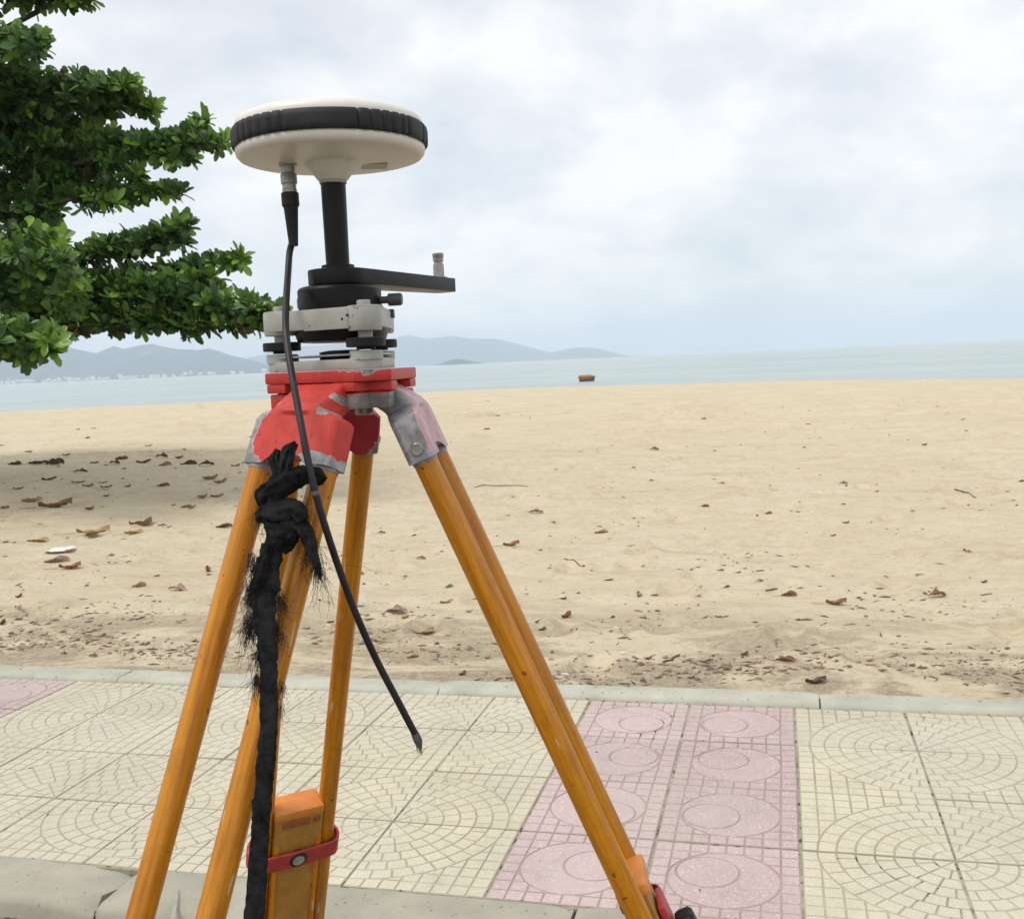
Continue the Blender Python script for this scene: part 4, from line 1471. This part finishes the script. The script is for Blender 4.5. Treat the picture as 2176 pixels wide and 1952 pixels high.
# ================================================================== RECEIVER
zB = zof(296.5)                                # middle of the rubber band
rec = empty('gnss_receiver', (AXX, AXY, zof(391.0)))
rec.rotation_euler = (0, math.radians(0.0), 0)
tag(rec, 'white disc-shaped satellite receiver with black ribbed bumper band', 'receiver')
RB = 418 / 2 * K * 0.977
dz = zB - zof(391.0)
fr = math.atan2(-AXY, -AXX)                    # direction towards the photographer
groove = []
for a in (-62.3, -55.9, -49.3, -42, -34.5, -27.7, 15.9, 23.7, 31.1, 37.7, 45, 50.4, 69, 76):
    groove += [a, a + 180]
groove += [105, 112, 119, 126, 133, -80, -87, -100]


def bandr(t, k):
    a = math.degrees(t - fr)
    g = 0.0
    for b_ in groove:
        dd = (a - b_ + 180) % 360 - 180
        g = max(g, math.exp(-(dd / 1.05) ** 2))
    # flat panel between the rib groups stands a little back
    for c0 in (-6, 174):
        dd = abs((a - c0 + 180) % 360 - 180)
        if dd < 20.5: g = max(g, 0.25)
    return 1 - 0.022 * g


hb2 = 0.0090
bn = MB()
bn.lathe([(RB * 0.955, dz - hb2 + 0.0004), (RB * 0.985, dz - hb2), (RB * 0.998, dz - hb2 + 0.0016), (RB, dz - hb2 * 0.4), (RB, dz + hb2 * 0.4), (RB * 0.992, dz + hb2 - 0.0022), (RB * 0.972, dz + hb2), (RB * 0.93, dz + hb2 + 0.0006)], 480, rad=bandr, caps=False)
bn.build('bumper_band', M['rubber'], rec, smooth=40)
dm = MB()
dm.lathe([(RB * 0.955, dz + hb2 - 0.003), (RB * 0.962, dz + hb2 + 0.0008), (RB * 0.950, dz + hb2 + 0.0048), (RB * 0.915, dz + hb2 + 0.0080), (RB * 0.84, dz + hb2 + 0.0106), (RB * 0.70, dz + hb2 + 0.0128), (RB * 0.48, dz + hb2 + 0.0148), (RB * 0.22, dz + hb2 + 0.0158), (RB * 0.02, dz + hb2 + 0.0160)], 120)
dm.build('top_dome', M['white'], rec, smooth=60)
lo_ = MB()
ZU = dz - hb2
lo_.lathe([(RB * 0.93, ZU + 0.003), (RB * 0.962, ZU + 0.0002), (RB * 0.966, ZU - 0.0030), (RB * 0.956, ZU - 0.0062), (RB * 0.930, ZU - 0.0088), (RB * 0.895, ZU - 0.0098), (RB * 0.60, ZU - 0.0114), (RB * 0.42, ZU - 0.0121), (RB * 0.30, ZU - 0.0127)], 120)
lo_.build('lower_shell', M['cream'], rec, smooth=50)
nk_ = MB()
nk_.lathe([(0.0272, ZU - 0.0118), (0.0248, ZU - 0.0132), (0.0234, ZU - 0.0155), (0.0140, 0.0035), (0.0128, 0.0028)], 96, rad=lambda t, k: 1 - (0.035 if (1 <= k <= 3) and (math.cos(8 * t + 0.4) > 0.86) else 0.0))
nk_.build('neck', M['cream'], rec, smooth=40)
nr = MB()
nr.lathe([(0.0126, 0.0), (0.0126, 0.0034)], 36)
nr.build('neck_ring', M['olive'], rec)
vx = Vector((AXX, AXY, 0)).normalized()        # away from the photographer
vr = Vector((vx.y, -vx.x, 0))
lbp = vr * 0.0395 + vx * 0.020
lb_ = MB()
lb_.box((lbp.x, lbp.y, ZU - 0.0118), (0.0120, 0.0130, 0.0007), (vr, vx, Vector((0, 0, 1))))
lb_.build('rating_label', M['olive'], rec)

# ================================================================== ANTENNA CABLE
cpos = vr * -0.0405 + vx * 0.006
cz = zof(391.0) + ZU - 0.0118
cab = empty('antenna_cable', (AXX + cpos.x, AXY + cpos.y, cz))
tag(cab, 'black antenna cable with metal plug hanging loose from the receiver', 'cable')
CO_ = Vector((AXX + cpos.x, AXY + cpos.y, cz))
dn = (P(612, 470, 0.985) - CO_)
dn.normalize()
dn = Vector((0.015, -0.02, -1)).normalized()
xx = dn.orthogonal().normalized()
fr3 = (xx, dn.cross(xx), dn)
pl = MB()
u_ = 0.266 * K                                  # one zoomed pixel
pl.lathe([(0.0083, -0.001), (0.0083, 16 * u_), (0.0066, 20 * u_), (0.0062, 70 * u_), (0.0071, 76 * u_), (0.0073, 82 * u_), (0.0073, 150 * u_), (0.0064, 160 * u_), (0.0064, 196 * u_), (0.0068, 200 * u_), (0.0068, 222 * u_)], 36, ax=fr3,
         rad=lambda t, k: 1 + (0.03 * math.sin(20 * t) if 5 <= k <= 6 else 0))
pl.build('metal_plug', M['steel'], cab)
bt = MB()
bt.lathe([(0.0070, 221 * u_), (0.0081, 226 * u_), (0.0081, 322 * u_), (0.0072, 332 * u_), (0.0066, 345 * u_), (0.0042, 640 * u_), (0.0034, 642 * u_)], 32, ax=fr3)
bt.build('strain_relief', M['rubber'], cab)
st = CO_ + dn * (640 * u_)
cpts = [(574, 500, .984), (571, 540, .972), (567.5, 590, .945), (566, 640, .918), (569, 680, .905), (577, 735, .892), (588, 795, .880), (600, 860, .868), (612, 920, .862), (626, 980, .862), (645, 1045, .866), (668, 1115, .874), (695, 1190, .884), (722, 1255, .893),
        (751, 1317, .902), (783, 1378, .91), (806, 1422, .915), (822, 1452, .918)]


def smooth_path(pts, n=8):
    out = []
    for i in range(len(pts) - 1):
        p0, p1, p2, p3 = pts[max(i - 1, 0)], pts[i], pts[i + 1], pts[min(i + 2, len(pts) - 1)]
        for k in range(n):
            t_ = k / n
            out.append(0.5 * ((2 * p1) + (p2 - p0) * t_ + (2 * p0 - 5 * p1 + 4 * p2 - p3) * t_ ** 2 + (3 * p1 - p0 - 3 * p2 + p3) * t_ ** 3))
    out.append(pts[-1])
    return out


path = smooth_path([st - dn * 0.006] + [D(*c) for c in cpts])
cb = MB()
cb.tube([p - CO_ for p in path], 0.0031, 12)
cb.build('cable_run', M['cable'], cab, smooth=60)
cf = MB()
tail = [D(822, 1452, .918), D(829, 1468, .92), D(834, 1484, .921)]
cf.tube([p - CO_ for p in tail], [0.0040, 0.0036, 0.0012], 10, noise_amp=0.3)
for k in range(9):
    e = D(834 + random.uniform(-8, 5), 1492 + random.uniform(-8, 8), .921)
    s0 = D(828 + random.uniform(-5, 5), 1464, .92)
    cf.tube([s0 - CO_, (s0 * 0.5 + e * 0.5) - CO_, e - CO_], [0.0006, 0.0005, 0.0002], 4)
cf.build('frayed_end', M['fray'], cab)
jt = MB()
i0 = min(range(len(path)), key=lambda i: abs(proj(path[i])[1] - 1046))
jt.tube([path[i0] - CO_, path[i0 + 1] - CO_], 0.0033, 12)
jt.build('sheath_joint', M['fray'], cab)

# ================================================================== TATTERED STRAP
SO = D(575, 900, .86)
strap = empty('carrying_strap', SO)
tag(strap, 'tattered black webbing strap knotted round the front leg of the tripod', 'strap')


def tube_b(ydisp):
    """distance of the front leg's right tube where it crosses this row"""
    H, x, y, d = leg_frame(1)
    lo, hi = 0.0, 0.9
    for _ in range(40):
        m_ = (lo + hi) / 2
        if proj(H + x * SEP / 2 + d * m_)[1] < ydisp * 1.07245: lo = m_
        else: hi = m_
    return proj(H + x * SEP / 2 + d * lo)[2]


def SD(x, y, off):
    """strap point: off = old depth column, now measured from the tube it hangs against"""
    base = tube_b(y)
    k = min(1, max(0, (y - 1480) / 350))
    return D(x, y, base - 0.030 + 0.030 * k + (off - 0.864) * 0.8 * (1 if y < 1160 else 0))


def sp(pts, n=6): return [p - SO for p in smooth_path([SD(*c) for c in pts], n)]


# flat webbing running down to the lower leg
w = MB()
web = sp([(560, 905, .882), (553, 960, .880), (546, 1010, .876), (543, 1070, .872), (531, 1130, .866), (524, 1190, .862), (525, 1240, .858), (530, 1290, .854), (533, 1350, .850), (532, 1420, .846), (527, 1500, .84), (520, 1580, .834), (514, 1660, .828), (508, 1740, .822), (500, 1850, .812), (492, 1960, .80), (480, 2100, .79)], 10)
nW = len(web)
rad = []
for i in range(nW):
    s = i / nW
    y = 905 + s * 1195
    r = np.interp(y, [900, 1000, 1100, 1200, 1280, 1380, 1420, 1550, 1700, 1850, 2100], [24, 14, 18, 26, 25, 22, 20, 18, 19, 20, 21]) * PXM * 0.77
    rad.append(r * (1 + (0.30 if y < 1450 else 0.07) * noise.noise(Vector((y * 0.035, 3, 1))) + 0.05 * noise.noise(Vector((y * .16, 7, 1)))))
w.tube(web, rad, 36, flat=0.26, up=CR.copy(), noise_amp=0.17, folds=0.06)
w.build('webbing', M['cloth'], strap, smooth=70)


def lump(pts, rads, name, flat=0.75, amp=0.28, tw=0.12):
    m_ = MB()
    pp = sp(pts, 8)
    rr = np.interp(np.linspace(0, 1, len(pp)), np.linspace(0, 1, len(rads)), rads) * PXM * 0.80
    m_.tube(pp, list(rr), 44, flat=flat, noise_amp=amp * 0.6, twist=tw, folds=0.13)
    return m_.build(name, M['cloth'], strap, smooth=75)


# folded cloth and knots at the top
lump([(583, 884, .868), (572, 893, .864), (566, 915, .864), (562, 940, .866), (555, 962, .866), (548, 985, .868)], [16, 26, 31, 27, 24, 18], 'fold', 0.5, 0.22, 0.0)
lump([(552, 893, .866), (545, 910, .864), (552, 940, .864), (540, 975, .864)], [9, 13, 15, 12], 'fold', 0.7, 0.3, 0.05)
lump([(640, 953, .884), (622, 942, .874), (595, 944, .866), (566, 958, .862), (540, 972, .862), (526, 985, .866), (532, 1004, .870)], [12, 18, 22, 25, 26, 22, 14], 'knot', 0.62, 0.3)
lump([(545, 975, .868), (543, 1000, .866), (541, 1025, .866), (546, 1045, .864)], [19, 17, 17, 22], 'fold', 0.6, 0.25, 0.0)
lump([(510, 1024, .866), (524, 1017, .862), (550, 1020, .860), (580, 1011, .860), (597, 1034, .862)], [13, 19, 27, 22, 18], 'knot', 0.7, 0.45)
lump([(545, 1030, .864), (562, 1046, .860), (568, 1062, .862), (548, 1082, .864)], [24, 34, 28, 18], 'knot', 0.6, 0.45)
lump([(588, 1030, .862), (606, 1056, .860), (617, 1085, .860), (628, 1116, .860), (636, 1150, .861)], [18, 18, 13, 8, 1.5], 'loose_end', 0.45, 0.5)
lump([(530, 1080, .862), (522, 1112, .858), (514, 1145, .857), (508, 1185, .856), (513, 1222, .856)], [14, 17, 15, 14, 7], 'frayed_fold', 0.4, 0.7)
# loose threads
th = MB()
tv, tf = [], []


def thread(p0, d0, L, r=0.00012, curl=1.0):
    pts = [p0]
    d = d0.normalized()
    n_ = 11
    ax = Vector((random.gauss(0, 1), random.gauss(0, 1), random.gauss(0, 1))).normalized()
    w_ = random.uniform(-.55, .55) * curl
    for k in range(n_):
        d = (Matrix.Rotation(w_, 3, ax) @ d + Vector((random.gauss(0, .22), random.gauss(0, .22), random.gauss(-.06, .22))) * curl + Vector((0, 0, -0.42))).normalized()
        pts.append(pts[-1] + d * L / n_)
    th.tube([p - SO for p in pts], [r] * (n_) + [r * 0.4], 3)


for (x, y, dx, dy, n_, L, sprd) in ((615, 1080, 0.35, -1, 46, 0.035, 10), (628, 1115, 0.25, -1, 40, 0.030, 6), (545, 1010, -0.5, 0.3, 30, .012, 30), (590, 1015, .5, .6, 30, .012, 25), (515, 1020, -1, -.2, 34, .012, 10), (500, 1170, -.7, -.5, 90, .022, 14),
                                   (508, 1120, -.8, -.3, 60, .020, 12), (498, 1225, -.5, -.8, 60, .026, 12), (495, 1245, -.3, -.5, 30, .02, 10), (552, 1190, .7, -.3, 60, .012, 10), (545, 1250, .7, -.3, 60, .014, 14), (515, 1290, -.4, -1, 36, .03, 8), (508, 1340, -.1, -1, 24, .035, 4),
                                   (557, 1360, .7, -.4, 20, .010, 8), (556, 1400, .5, -.5, 14, .01, 8), (500, 1100, -1, -.1, 14, .014, 6), (600, 1040, 1, .4, 26, .012, 12)):
    for k in range(int(n_ * 3.6)):
        yy = y + random.gauss(0, sprd)
        p0 = SD(x + random.gauss(0, sprd * .6), yy, .862 + random.uniform(-.006, .006))
        thread(p0, CR * (dx + random.gauss(0, .4)) + CU * (dy + random.gauss(0, .35)) - FW * random.gauss(0, .3), L * (random.uniform(.2, .8) if random.random() < .93 else random.uniform(1.0, 1.8)), curl=1.2)
tag(th.build('fringe', M['cloth'], strap, smooth=0), kind='stuff')
# long single threads
thread(SD(632, 1140, .86), CR * .15 - CU, .030, curl=.5)

# ================================================================== FALLEN LEAVES, STICKS, SCRAPS
def dry_leaf(curl, fold, seed):
    """dry obovate leaf, 1 m long before scaling; curled and cupped"""
    mb = MB()
    nl, nw2 = 9, 4
    vs = []
    for i in range(nl + 1):
        s = i / nl
        hw = 0.30 * math.sin(PI * min(1, s ** 1.25 * 0.97 + 0.02)) ** 0.75
        for j in range(nw2 + 1):
            t_ = -1 + 2 * j / nw2
            y = hw * t_ * (1 - 0.35 * fold * abs(t_))
            z = fold * hw * t_ * t_ * 0.9 + 0.13 * noise.noise(Vector((s * 4.5, t_ * 2.2, seed))) + 0.16 * t_ * (s - .5)
            a = curl * (s - 0.45)
            x = math.sin(a) / curl if abs(curl) > .01 else s
            zz_ = (1 - math.cos(a)) / curl if abs(curl) > .01 else 0
            vs.append((x, y, z + zz_ + 0.012))
    fs = [(i * (nw2 + 1) + j, (i + 1) * (nw2 + 1) + j, (i + 1) * (nw2 + 1) + j + 1, i * (nw2 + 1) + j + 1) for i in range(nl) for j in range(nw2)]
    mb.add(vs, fs)
    mb.tube([(-.45 + .45 * 0 - 0.62, 0.02, .03), (-0.47, 0, 0.03)], [0.010, 0.014], 5)
    z0 = min(v[2] for v in mb.v)
    mb.v = [(x, y, z - z0) for x, y, z in mb.v]
    return mb


DRY = {'brown': (0.25, 0.15, 0.075), 'tan': (0.40, 0.28, 0.135), 'dark': (0.13, 0.085, 0.052), 'red': (0.29, 0.135, 0.085), 'pink': (0.36, 0.24, 0.19)}
DM = {k: mat('dry_leaf_' + k, v, 0.75, var=0.25, scale=3, bump=0.3, bscale=12, spec=0.3) for k, v in DRY.items()}
SHAPES = [(0.7, 0.7, 1), (1.3, 0.5, 2), (0.25, 1.1, 3), (2.2, 0.9, 4), (-0.9, 0.7, 5)]
dl = {}


def leaf_me(shape, colr):
    if (shape, colr) not in dl:
        c, f, s_ = SHAPES[shape]
        dl[(shape, colr)] = dry_leaf(c, f, s_).mesh('fallen_leaf', DM[colr], smooth=70)
    return dl[(shape, colr)]


def ground(x, y):
    p = G(x, y, -0.005)
    for _ in range(4):
        u, v = uv(p)
        z = (0.0 if v < KB0 else (0.024 if v < KB1 else sand_z(p.x, p.y)))
        p = G(x, y, z)
    return p


GL = 'fallen leaves on the sand'
# photo x, y, length px, colour, shape, turn (deg from picture right), own label
NAMED = [
    (115, 1078, 74, 'brown', 1, 8, 'long curled brown leaf on the sand just below the tree shade'),
    (66, 1066, 42, 'tan', 0, 15, 'tan leaf above the long curled brown leaf at far left'),
    (196, 1134, 78, 'tan', 1, 5, 'long two-humped tan leaf on open sand left of the front leg'),
    (298, 1118, 58, 'brown', 3, 20, 'tightly curled brown leaf in the clump left of the front leg'),
    (283, 1134, 40, 'tan', 0, 8, 'tan leaf lowest in the clump left of the front leg'),
    (338, 1124, 34, 'dark', 2, 12, 'thin dark leaf at the right end of the clump left of the front leg'),
    (79, 1150, 44, 'tan', 0, 18, 'tan upturned leaf just above the larger white paper scrap'),
    (119, 1194, 52, 'pink', 2, 25, 'pale broad leaf tilted up below the larger white paper scrap'),
    (147, 1208, 50, 'red', 1, 8, 'reddish leaf beside the pale broad one below the white scrap'),
    (443, 1214, 30, 'red', 3, 100, 'small reddish pointed leaf beside the left tube of the front leg'),
    (375, 1254, 46, 'pink', 4, -25, 'large grey-pink leaf lying flat left of the front leg'),
    (295, 1247, 30, 'tan', 2, 25, 'narrow tan leaf left of the large grey-pink leaf'),
    (40, 1269, 20, 'red', 3, 60, 'tiny red-brown leaf near the left picture edge'),
    (5, 1326, 26, 'dark', 3, 80, 'dark crumpled leaf cut by the left picture edge'),
    (475, 1121, 36, 'dark', 2, 5, 'dark flat leaf beside the front leg under the strap knot'),
    (1085, 1160, 38, 'red', 1, 5, 'reddish wavy leaf just right of the upper right leg'),
    (1276, 1132, 34, 'tan', 0, 30, 'yellow-tan leaf alone in the middle of the sand'),
    (1137, 1091, 34, 'pink', 4, 4, 'pale flat leaf in the upper middle of the sand'),
    (1390, 957, 20, 'brown', 4, -5, 'small brown leaf near the ridge in the upper middle sand'),
    (948, 1280, 32, 'tan', 1, 15, 'tan curled leaf left of the right leg behind the cable'),
    (838, 1305, 54, 'pink', 4, 3, 'pale pod-shaped leaf between the rear leg and the right leg'),
    (895, 1346, 56, 'tan', 1, 0, 'tan humped leaf just above the kerb between the legs'),
    (1358, 1266, 30, 'tan', 3, 80, 'pale tan heaped leaf right of the right leg'),
    (1203, 1312, 36, 'red', 3, 40, 'red-brown hooked leaf right of the right leg nearest the kerb'),
    (1144, 1321, 22, 'dark', 1, 30, 'dark red leaf left of the hooked red-brown leaf'),
    (1989, 1268, 46, 'red', 4, 12, 'orange-red rolled leaf at the right side of the sand'),
    (1675, 1266, 34, 'brown', 2, -8, 'brown leaf with a twig in the lower right sand'),
    (1775, 1284, 46, 'brown', 1, -18, 'brown creased leaf left of the orange-red rolled leaf'),
    (1668, 1404, 42, 'red', 2, -28, 'red leaf standing on edge near the rear kerb'),
    (1732, 1451, 50, 'dark', 1, 2, 'dark curled leaf touching the rear kerb at the stone joint'),
    (1791, 1029, 18, 'brown', 4, -10, 'small brown leaf in the upper right sand'),
    (2050, 1171, 16, 'red', 3, 60, 'small red-brown heaped leaf at the right of the sand'),
]
LEN = {}


def put_leaf(x, y, lpx, colr, shape, turn, label):
    p = ground(x, y)
    _, _, z = proj(p)
    L = lpx * z / F
    o = link('fallen_leaf', leaf_me(shape, colr))
    o.matrix_world = Matrix.Translation(p + Vector((0, 0, -0.004 * L / .1 * .5))) @ Matrix.Rotation(math.radians(turn) + random.uniform(-.1, .1), 4, 'Z') @ Matrix.Rotation(random.uniform(-.12, .12), 4, 'X') @ Matrix.Diagonal((L, L * .95, L * random.uniform(.6, 1.0), 1))
    tag(o, label, 'leaf', GL)


for r in NAMED: put_leaf(*r)
# dark leaves under the tree
ct = 0
CW = {'brown': 'brown', 'tan': 'tan', 'dark': 'dark', 'red': 'reddish', 'pink': 'pale'}


def zone_label(x, y, c):
    far = 'near the rear kerb' if y > 1180 else ('midway up the beach' if y > 960 else 'far up the beach')
    side = 'left of the tripod' if x < 520 else ('behind the tripod' if x < 1000 else ('right of the right leg' if x < 1600 else 'toward the right edge'))
    if x < 360 and 940 < y < 1045: return 'small %s dry leaf lying in the tree shade on the left sand' % CW[c]
    return 'small %s dry leaf on open sand %s, %s' % (CW[c], far, side)
for (x, y, l, c) in ((399, 990, 36, 'dark'), (437, 990, 34, 'dark'), (467, 1026, 34, 'tan'), (446, 1018, 40, 'tan'), (346, 1033, 28, 'red'), (225, 1036, 28, 'brown'), (218, 1026, 20, 'brown'), (186, 1034, 28, 'brown'), (165, 1026, 34, 'tan'), (103, 1020, 32, 'dark'),
                     (304, 983, 32, 'dark'), (257, 976, 30, 'brown'), (343, 973, 28, 'dark'), (380, 974, 22, 'brown'), (38, 1039, 26, 'brown'), (271, 1034, 18, 'red'), (30, 988, 34, 'dark'), (80, 985, 40, 'dark'), (115, 987, 40, 'dark'), (170, 1004, 30, 'dark'), (200, 984, 20, 'dark'), (243, 986, 26, 'dark'),
                     (350, 990, 26, 'tan'), (515, 1008, 24, 'dark'), (500, 991, 20, 'dark'), (395, 1078, 26, 'red'), (368, 1074, 14, 'red'), (430, 1057, 34, 'tan'), (460, 1055, 30, 'tan'), (405, 1079, 28, 'tan'), (225, 1055, 18, 'dark'), (190, 1083, 30, 'brown'), (10, 1080, 26, 'brown'), (140, 968, 18, 'dark'), (250, 966, 18, 'dark'),
                     (10, 1153, 22, 'brown'), (29, 1153, 14, 'brown'), (60, 960, 16, 'dark'), (390, 958, 16, 'brown'), (435, 960, 18, 'dark'), (492, 958, 16, 'dark'), (315, 948, 16, 'dark')):
    put_leaf(x, y, l, c, random.randrange(5), random.uniform(-25, 25), zone_label(x, y, c))
# scattered small leaves
for k in range(120):
    if random.random() < 0.35:
        x, y = random.uniform(0, 2176), random.uniform(1180, 1440)
    else:
        x, y = random.uniform(0, 2176), 880 + 520 * random.random() ** 1.2
    p = G(x, y)
    if uv(p)[1] < KB1 + 0.1: continue
    c = random.choice(['brown', 'brown', 'dark', 'tan', 'red'])
    put_leaf(x, y, max(7, random.uniform(9, 21) * (0.5 + (y - 800) / 700)), c, random.randrange(5), random.uniform(-40, 40), zone_label(x, y, c))

# sticks
M['stick'] = mat('dry_twig', (0.14, 0.095, 0.060), 0.85, var=0.3, scale=30)


def stick(x0, y0, x1, y1, r, label, bend=0.0):
    a, b_ = ground(x0, y0), ground(x1, y1)
    m_ = MB()
    pts = []
    for i in range(7):
        t_ = i / 6
        q_ = a * (1 - t_) + b_ * t_
        q_.z = sand_z(q_.x, q_.y) + r * 0.8 + bend * math.sin(PI * t_)
        q_ += EU * random.gauss(0, r) + EV * random.gauss(0, r * .8)
        pts.append(q_ - a)
    m_.tube(pts, [r, r * 1.1, r, r, r * .9, r * .8, r * .5], 7, noise_amp=.1)
    o = m_.build('stick', M['stick'], smooth=60)
    o.location = a
    tag(o, label, 'stick', 'sticks on the sand')


stick(2020, 1047, 2076, 1059, .006, 'dark bent stick in the upper right sand')
stick(1199, 1188, 1236, 1197, .004, 'short straight stick right of the right leg')
stick(1008, 1036, 1124, 1034, .005, 'long thin twig in the upper middle sand', .01)
stick(1627, 1256, 1654, 1259, .006, 'short black stick beside a brown leaf at lower right')
stick(1410, 1408, 1445, 1392, .005, 'dark stick poking from the dirty sand right of the right leg')
stick(2085, 1265, 2108, 1261, .003, 'thin pale twig at the right of the sand')

# paper scraps
M['paper'] = mat('white_paper', (0.78, 0.78, 0.75), 0.7, var=0.04, scale=10)
for (x, y, l, lab) in ((128, 1167, 44, 'larger white paper scrap lying on the sand at left'), (257, 1070, 24, 'smaller white paper scrap on the sand at the edge of the tree shade')):
    p = ground(x, y)
    L = l * proj(p)[2] / F
    m_ = MB()
    n = 6
    vs = [((i / n - .5) * L + .06 * L * math.sin(j * 3), (j / n - .5) * L * 1.3, 0.02 * L + .10 * L * noise.noise(Vector((i * .8, j * .9, x)))) for i in range(n + 1) for j in range(n + 1)]
    fs = [(i * (n + 1) + j, (i + 1) * (n + 1) + j, (i + 1) * (n + 1) + j + 1, i * (n + 1) + j + 1) for i in range(n) for j in range(n)]
    m_.add(vs, fs)
    o = m_.build('paper_scrap', M['paper'], smooth=60)
    o.location = p
    tag(o, lab, 'paper', 'paper scraps on the sand')

# dry grass blade and a pebble on the front kerb
M['straw'] = mat('pale_straw', (0.38, 0.37, 0.29), 0.7, var=0.1, scale=20)
a, b_ = G(365, 1965, 0.012), G(380, 1890, 0.009)
m_ = MB()
dirv = (b_ - a)
sd_ = Vector((dirv.y, -dirv.x, 0)).normalized()
vs = []
for i in range(7):
    t_ = i / 6
    q_ = dirv * t_ + Vector((0, 0, 0.006 * math.sin(PI * t_)))
    ww = 0.006 * (1 - t_) ** 0.7 + 0.0006
    vs += [q_ - sd_ * ww, q_ + Vector((0, 0, .002)), q_ + sd_ * ww]
fs = []
for i in range(6):
    fs += [(i * 3, i * 3 + 1, i * 3 + 4, i * 3 + 3), (i * 3 + 1, i * 3 + 2, i * 3 + 5, i * 3 + 4)]
m_.add(vs, fs)
o = m_.build('straw_blade', M['straw'], smooth=60)
o.location = a
tag(o, 'pale dry grass blade on the front kerb between the two front tubes', 'grass blade')

# fine litter on the sand: twig bits, bark crumbs, leaf flakes
lt = MB()
lw = MB()
pos = []
for k in range(19000):
    if k < 14500:
        u = random.uniform(-4.5, 3.6)
        v = KB1 + 0.01 + abs(random.gauss(0, 0.50)) if k < 13500 else KB1 + random.uniform(0, 3.2)
    else:
        x, y = random.uniform(-150, 2326), random.uniform(850, 1320)
        u, v = uv(G(x, y))
    p = ORG + EU * u + EV * v
    cl = noise.noise(Vector((u * 1.1, v * 1.9, 7.0)))
    if random.random() > 0.26 + 2.1 * cl: continue
    z = sand_z(p.x, p.y)
    if v < KB1 + .005: continue
    dist = p.length
    sc_ = (0.0022 + 0.0115 * random.random() ** 3.5) * (1 + dist * 0.05)
    a = YAW + random.gauss(0, .6) + (PI / 2 if random.random() < .2 else 0)
    e1 = Vector((math.cos(a), math.sin(a), random.uniform(-.1, .25)))
    e2 = Vector((-math.sin(a), math.cos(a), random.uniform(-.3, .3)))
    lr = random.choice((0.16, 0.3, 0.55, 0.9))
    c = Vector((p.x, p.y, z + sc_ * 0.22))
    L = sc_ * (2.4 if lr < .4 else 1.1)
    tgt = lw if random.random() < 0.012 else lt
    tgt.add([c - e1 * L, c + e2 * sc_ * lr + Vector((0, 0, sc_ * .3)), c + e1 * L * .9, c - e2 * sc_ * lr, c + Vector((0, 0, -sc_ * .5))], [(0, 1, 2, 3), (0, 3, 4), (3, 2, 4), (2, 1, 4), (1, 0, 4)])
M['litter'] = mat('leaf_litter', (0.245, 0.175, 0.115), 0.85, var=0.2, scale=4, coords='World', island=0.6)
tag(lt.build('leaf_litter', M['litter'], smooth=0), 'fine dark twig bits and leaf crumbs strewn over the sand', kind='stuff')
M['shellbits'] = mat('shell_fragments', (0.72, 0.72, 0.68), 0.6, island=0.2)
tag(lw.build('shell_fragments', M['shellbits'], smooth=0), 'tiny white shell fragments in the sand', kind='stuff')

# crumbs of sand and dirt on the tiles and kerbs
gr = MB()
for k in range(420):
    u = random.uniform(-5, 4)
    r_ = random.random()
    if r_ < 0.45: v = random.choice((KB0 - abs(random.gauss(0, .02)), -0.004 + random.gauss(0, .006)))
    elif r_ < 0.7: v = random.uniform(KB0, KB1)
    else: v = random.uniform(-.28, KB0)
    z = 0.0235 if KB0 + .01 < v < KB1 - .005 else (0.0055 if v < -.005 else 0.001)
    p = ORG + EU * u + EV * v
    s_ = random.uniform(.0012, .0045)
    a = random.uniform(0, 6.28)
    e1, e2 = Vector((math.cos(a), math.sin(a), 0)) * s_ * 1.7, Vector((-math.sin(a), math.cos(a), 0)) * s_ * random.uniform(.3, .9)
    c = Vector((p.x, p.y, z))
    gr.add([c - e1, c + e2, c + e1, c - e2, c + Vector((0, 0, s_ * .8))], [(0, 1, 4), (1, 2, 4), (2, 3, 4), (3, 0, 4)])
tag(gr.build('pavement_grit', M['litter'], smooth=0), 'dark crumbs of grit on the tiles and kerbs', kind='stuff')

# ================================================================== HAZE over the bay
HZ = 1.6e-4
hm_ = bpy.data.materials.new('sea_haze')
hm_.use_nodes = True
t = hm_.node_tree
t.nodes.clear()
pv = N(t, 'ShaderNodeVolumePrincipled', Density=HZ, Anisotropy=0.0)
pv.inputs['Color'].default_value = (0.79, 0.885, 1.0, 1)
oo = t.nodes.new('ShaderNodeOutputMaterial')
t.links.new(pv.outputs[0], oo.inputs['Volume'])
hz = MB()
hz.box((0, 7700, 168), (13800, 8200, 173))
tag(hz.build('haze', hm_, smooth=0), kind='stuff')
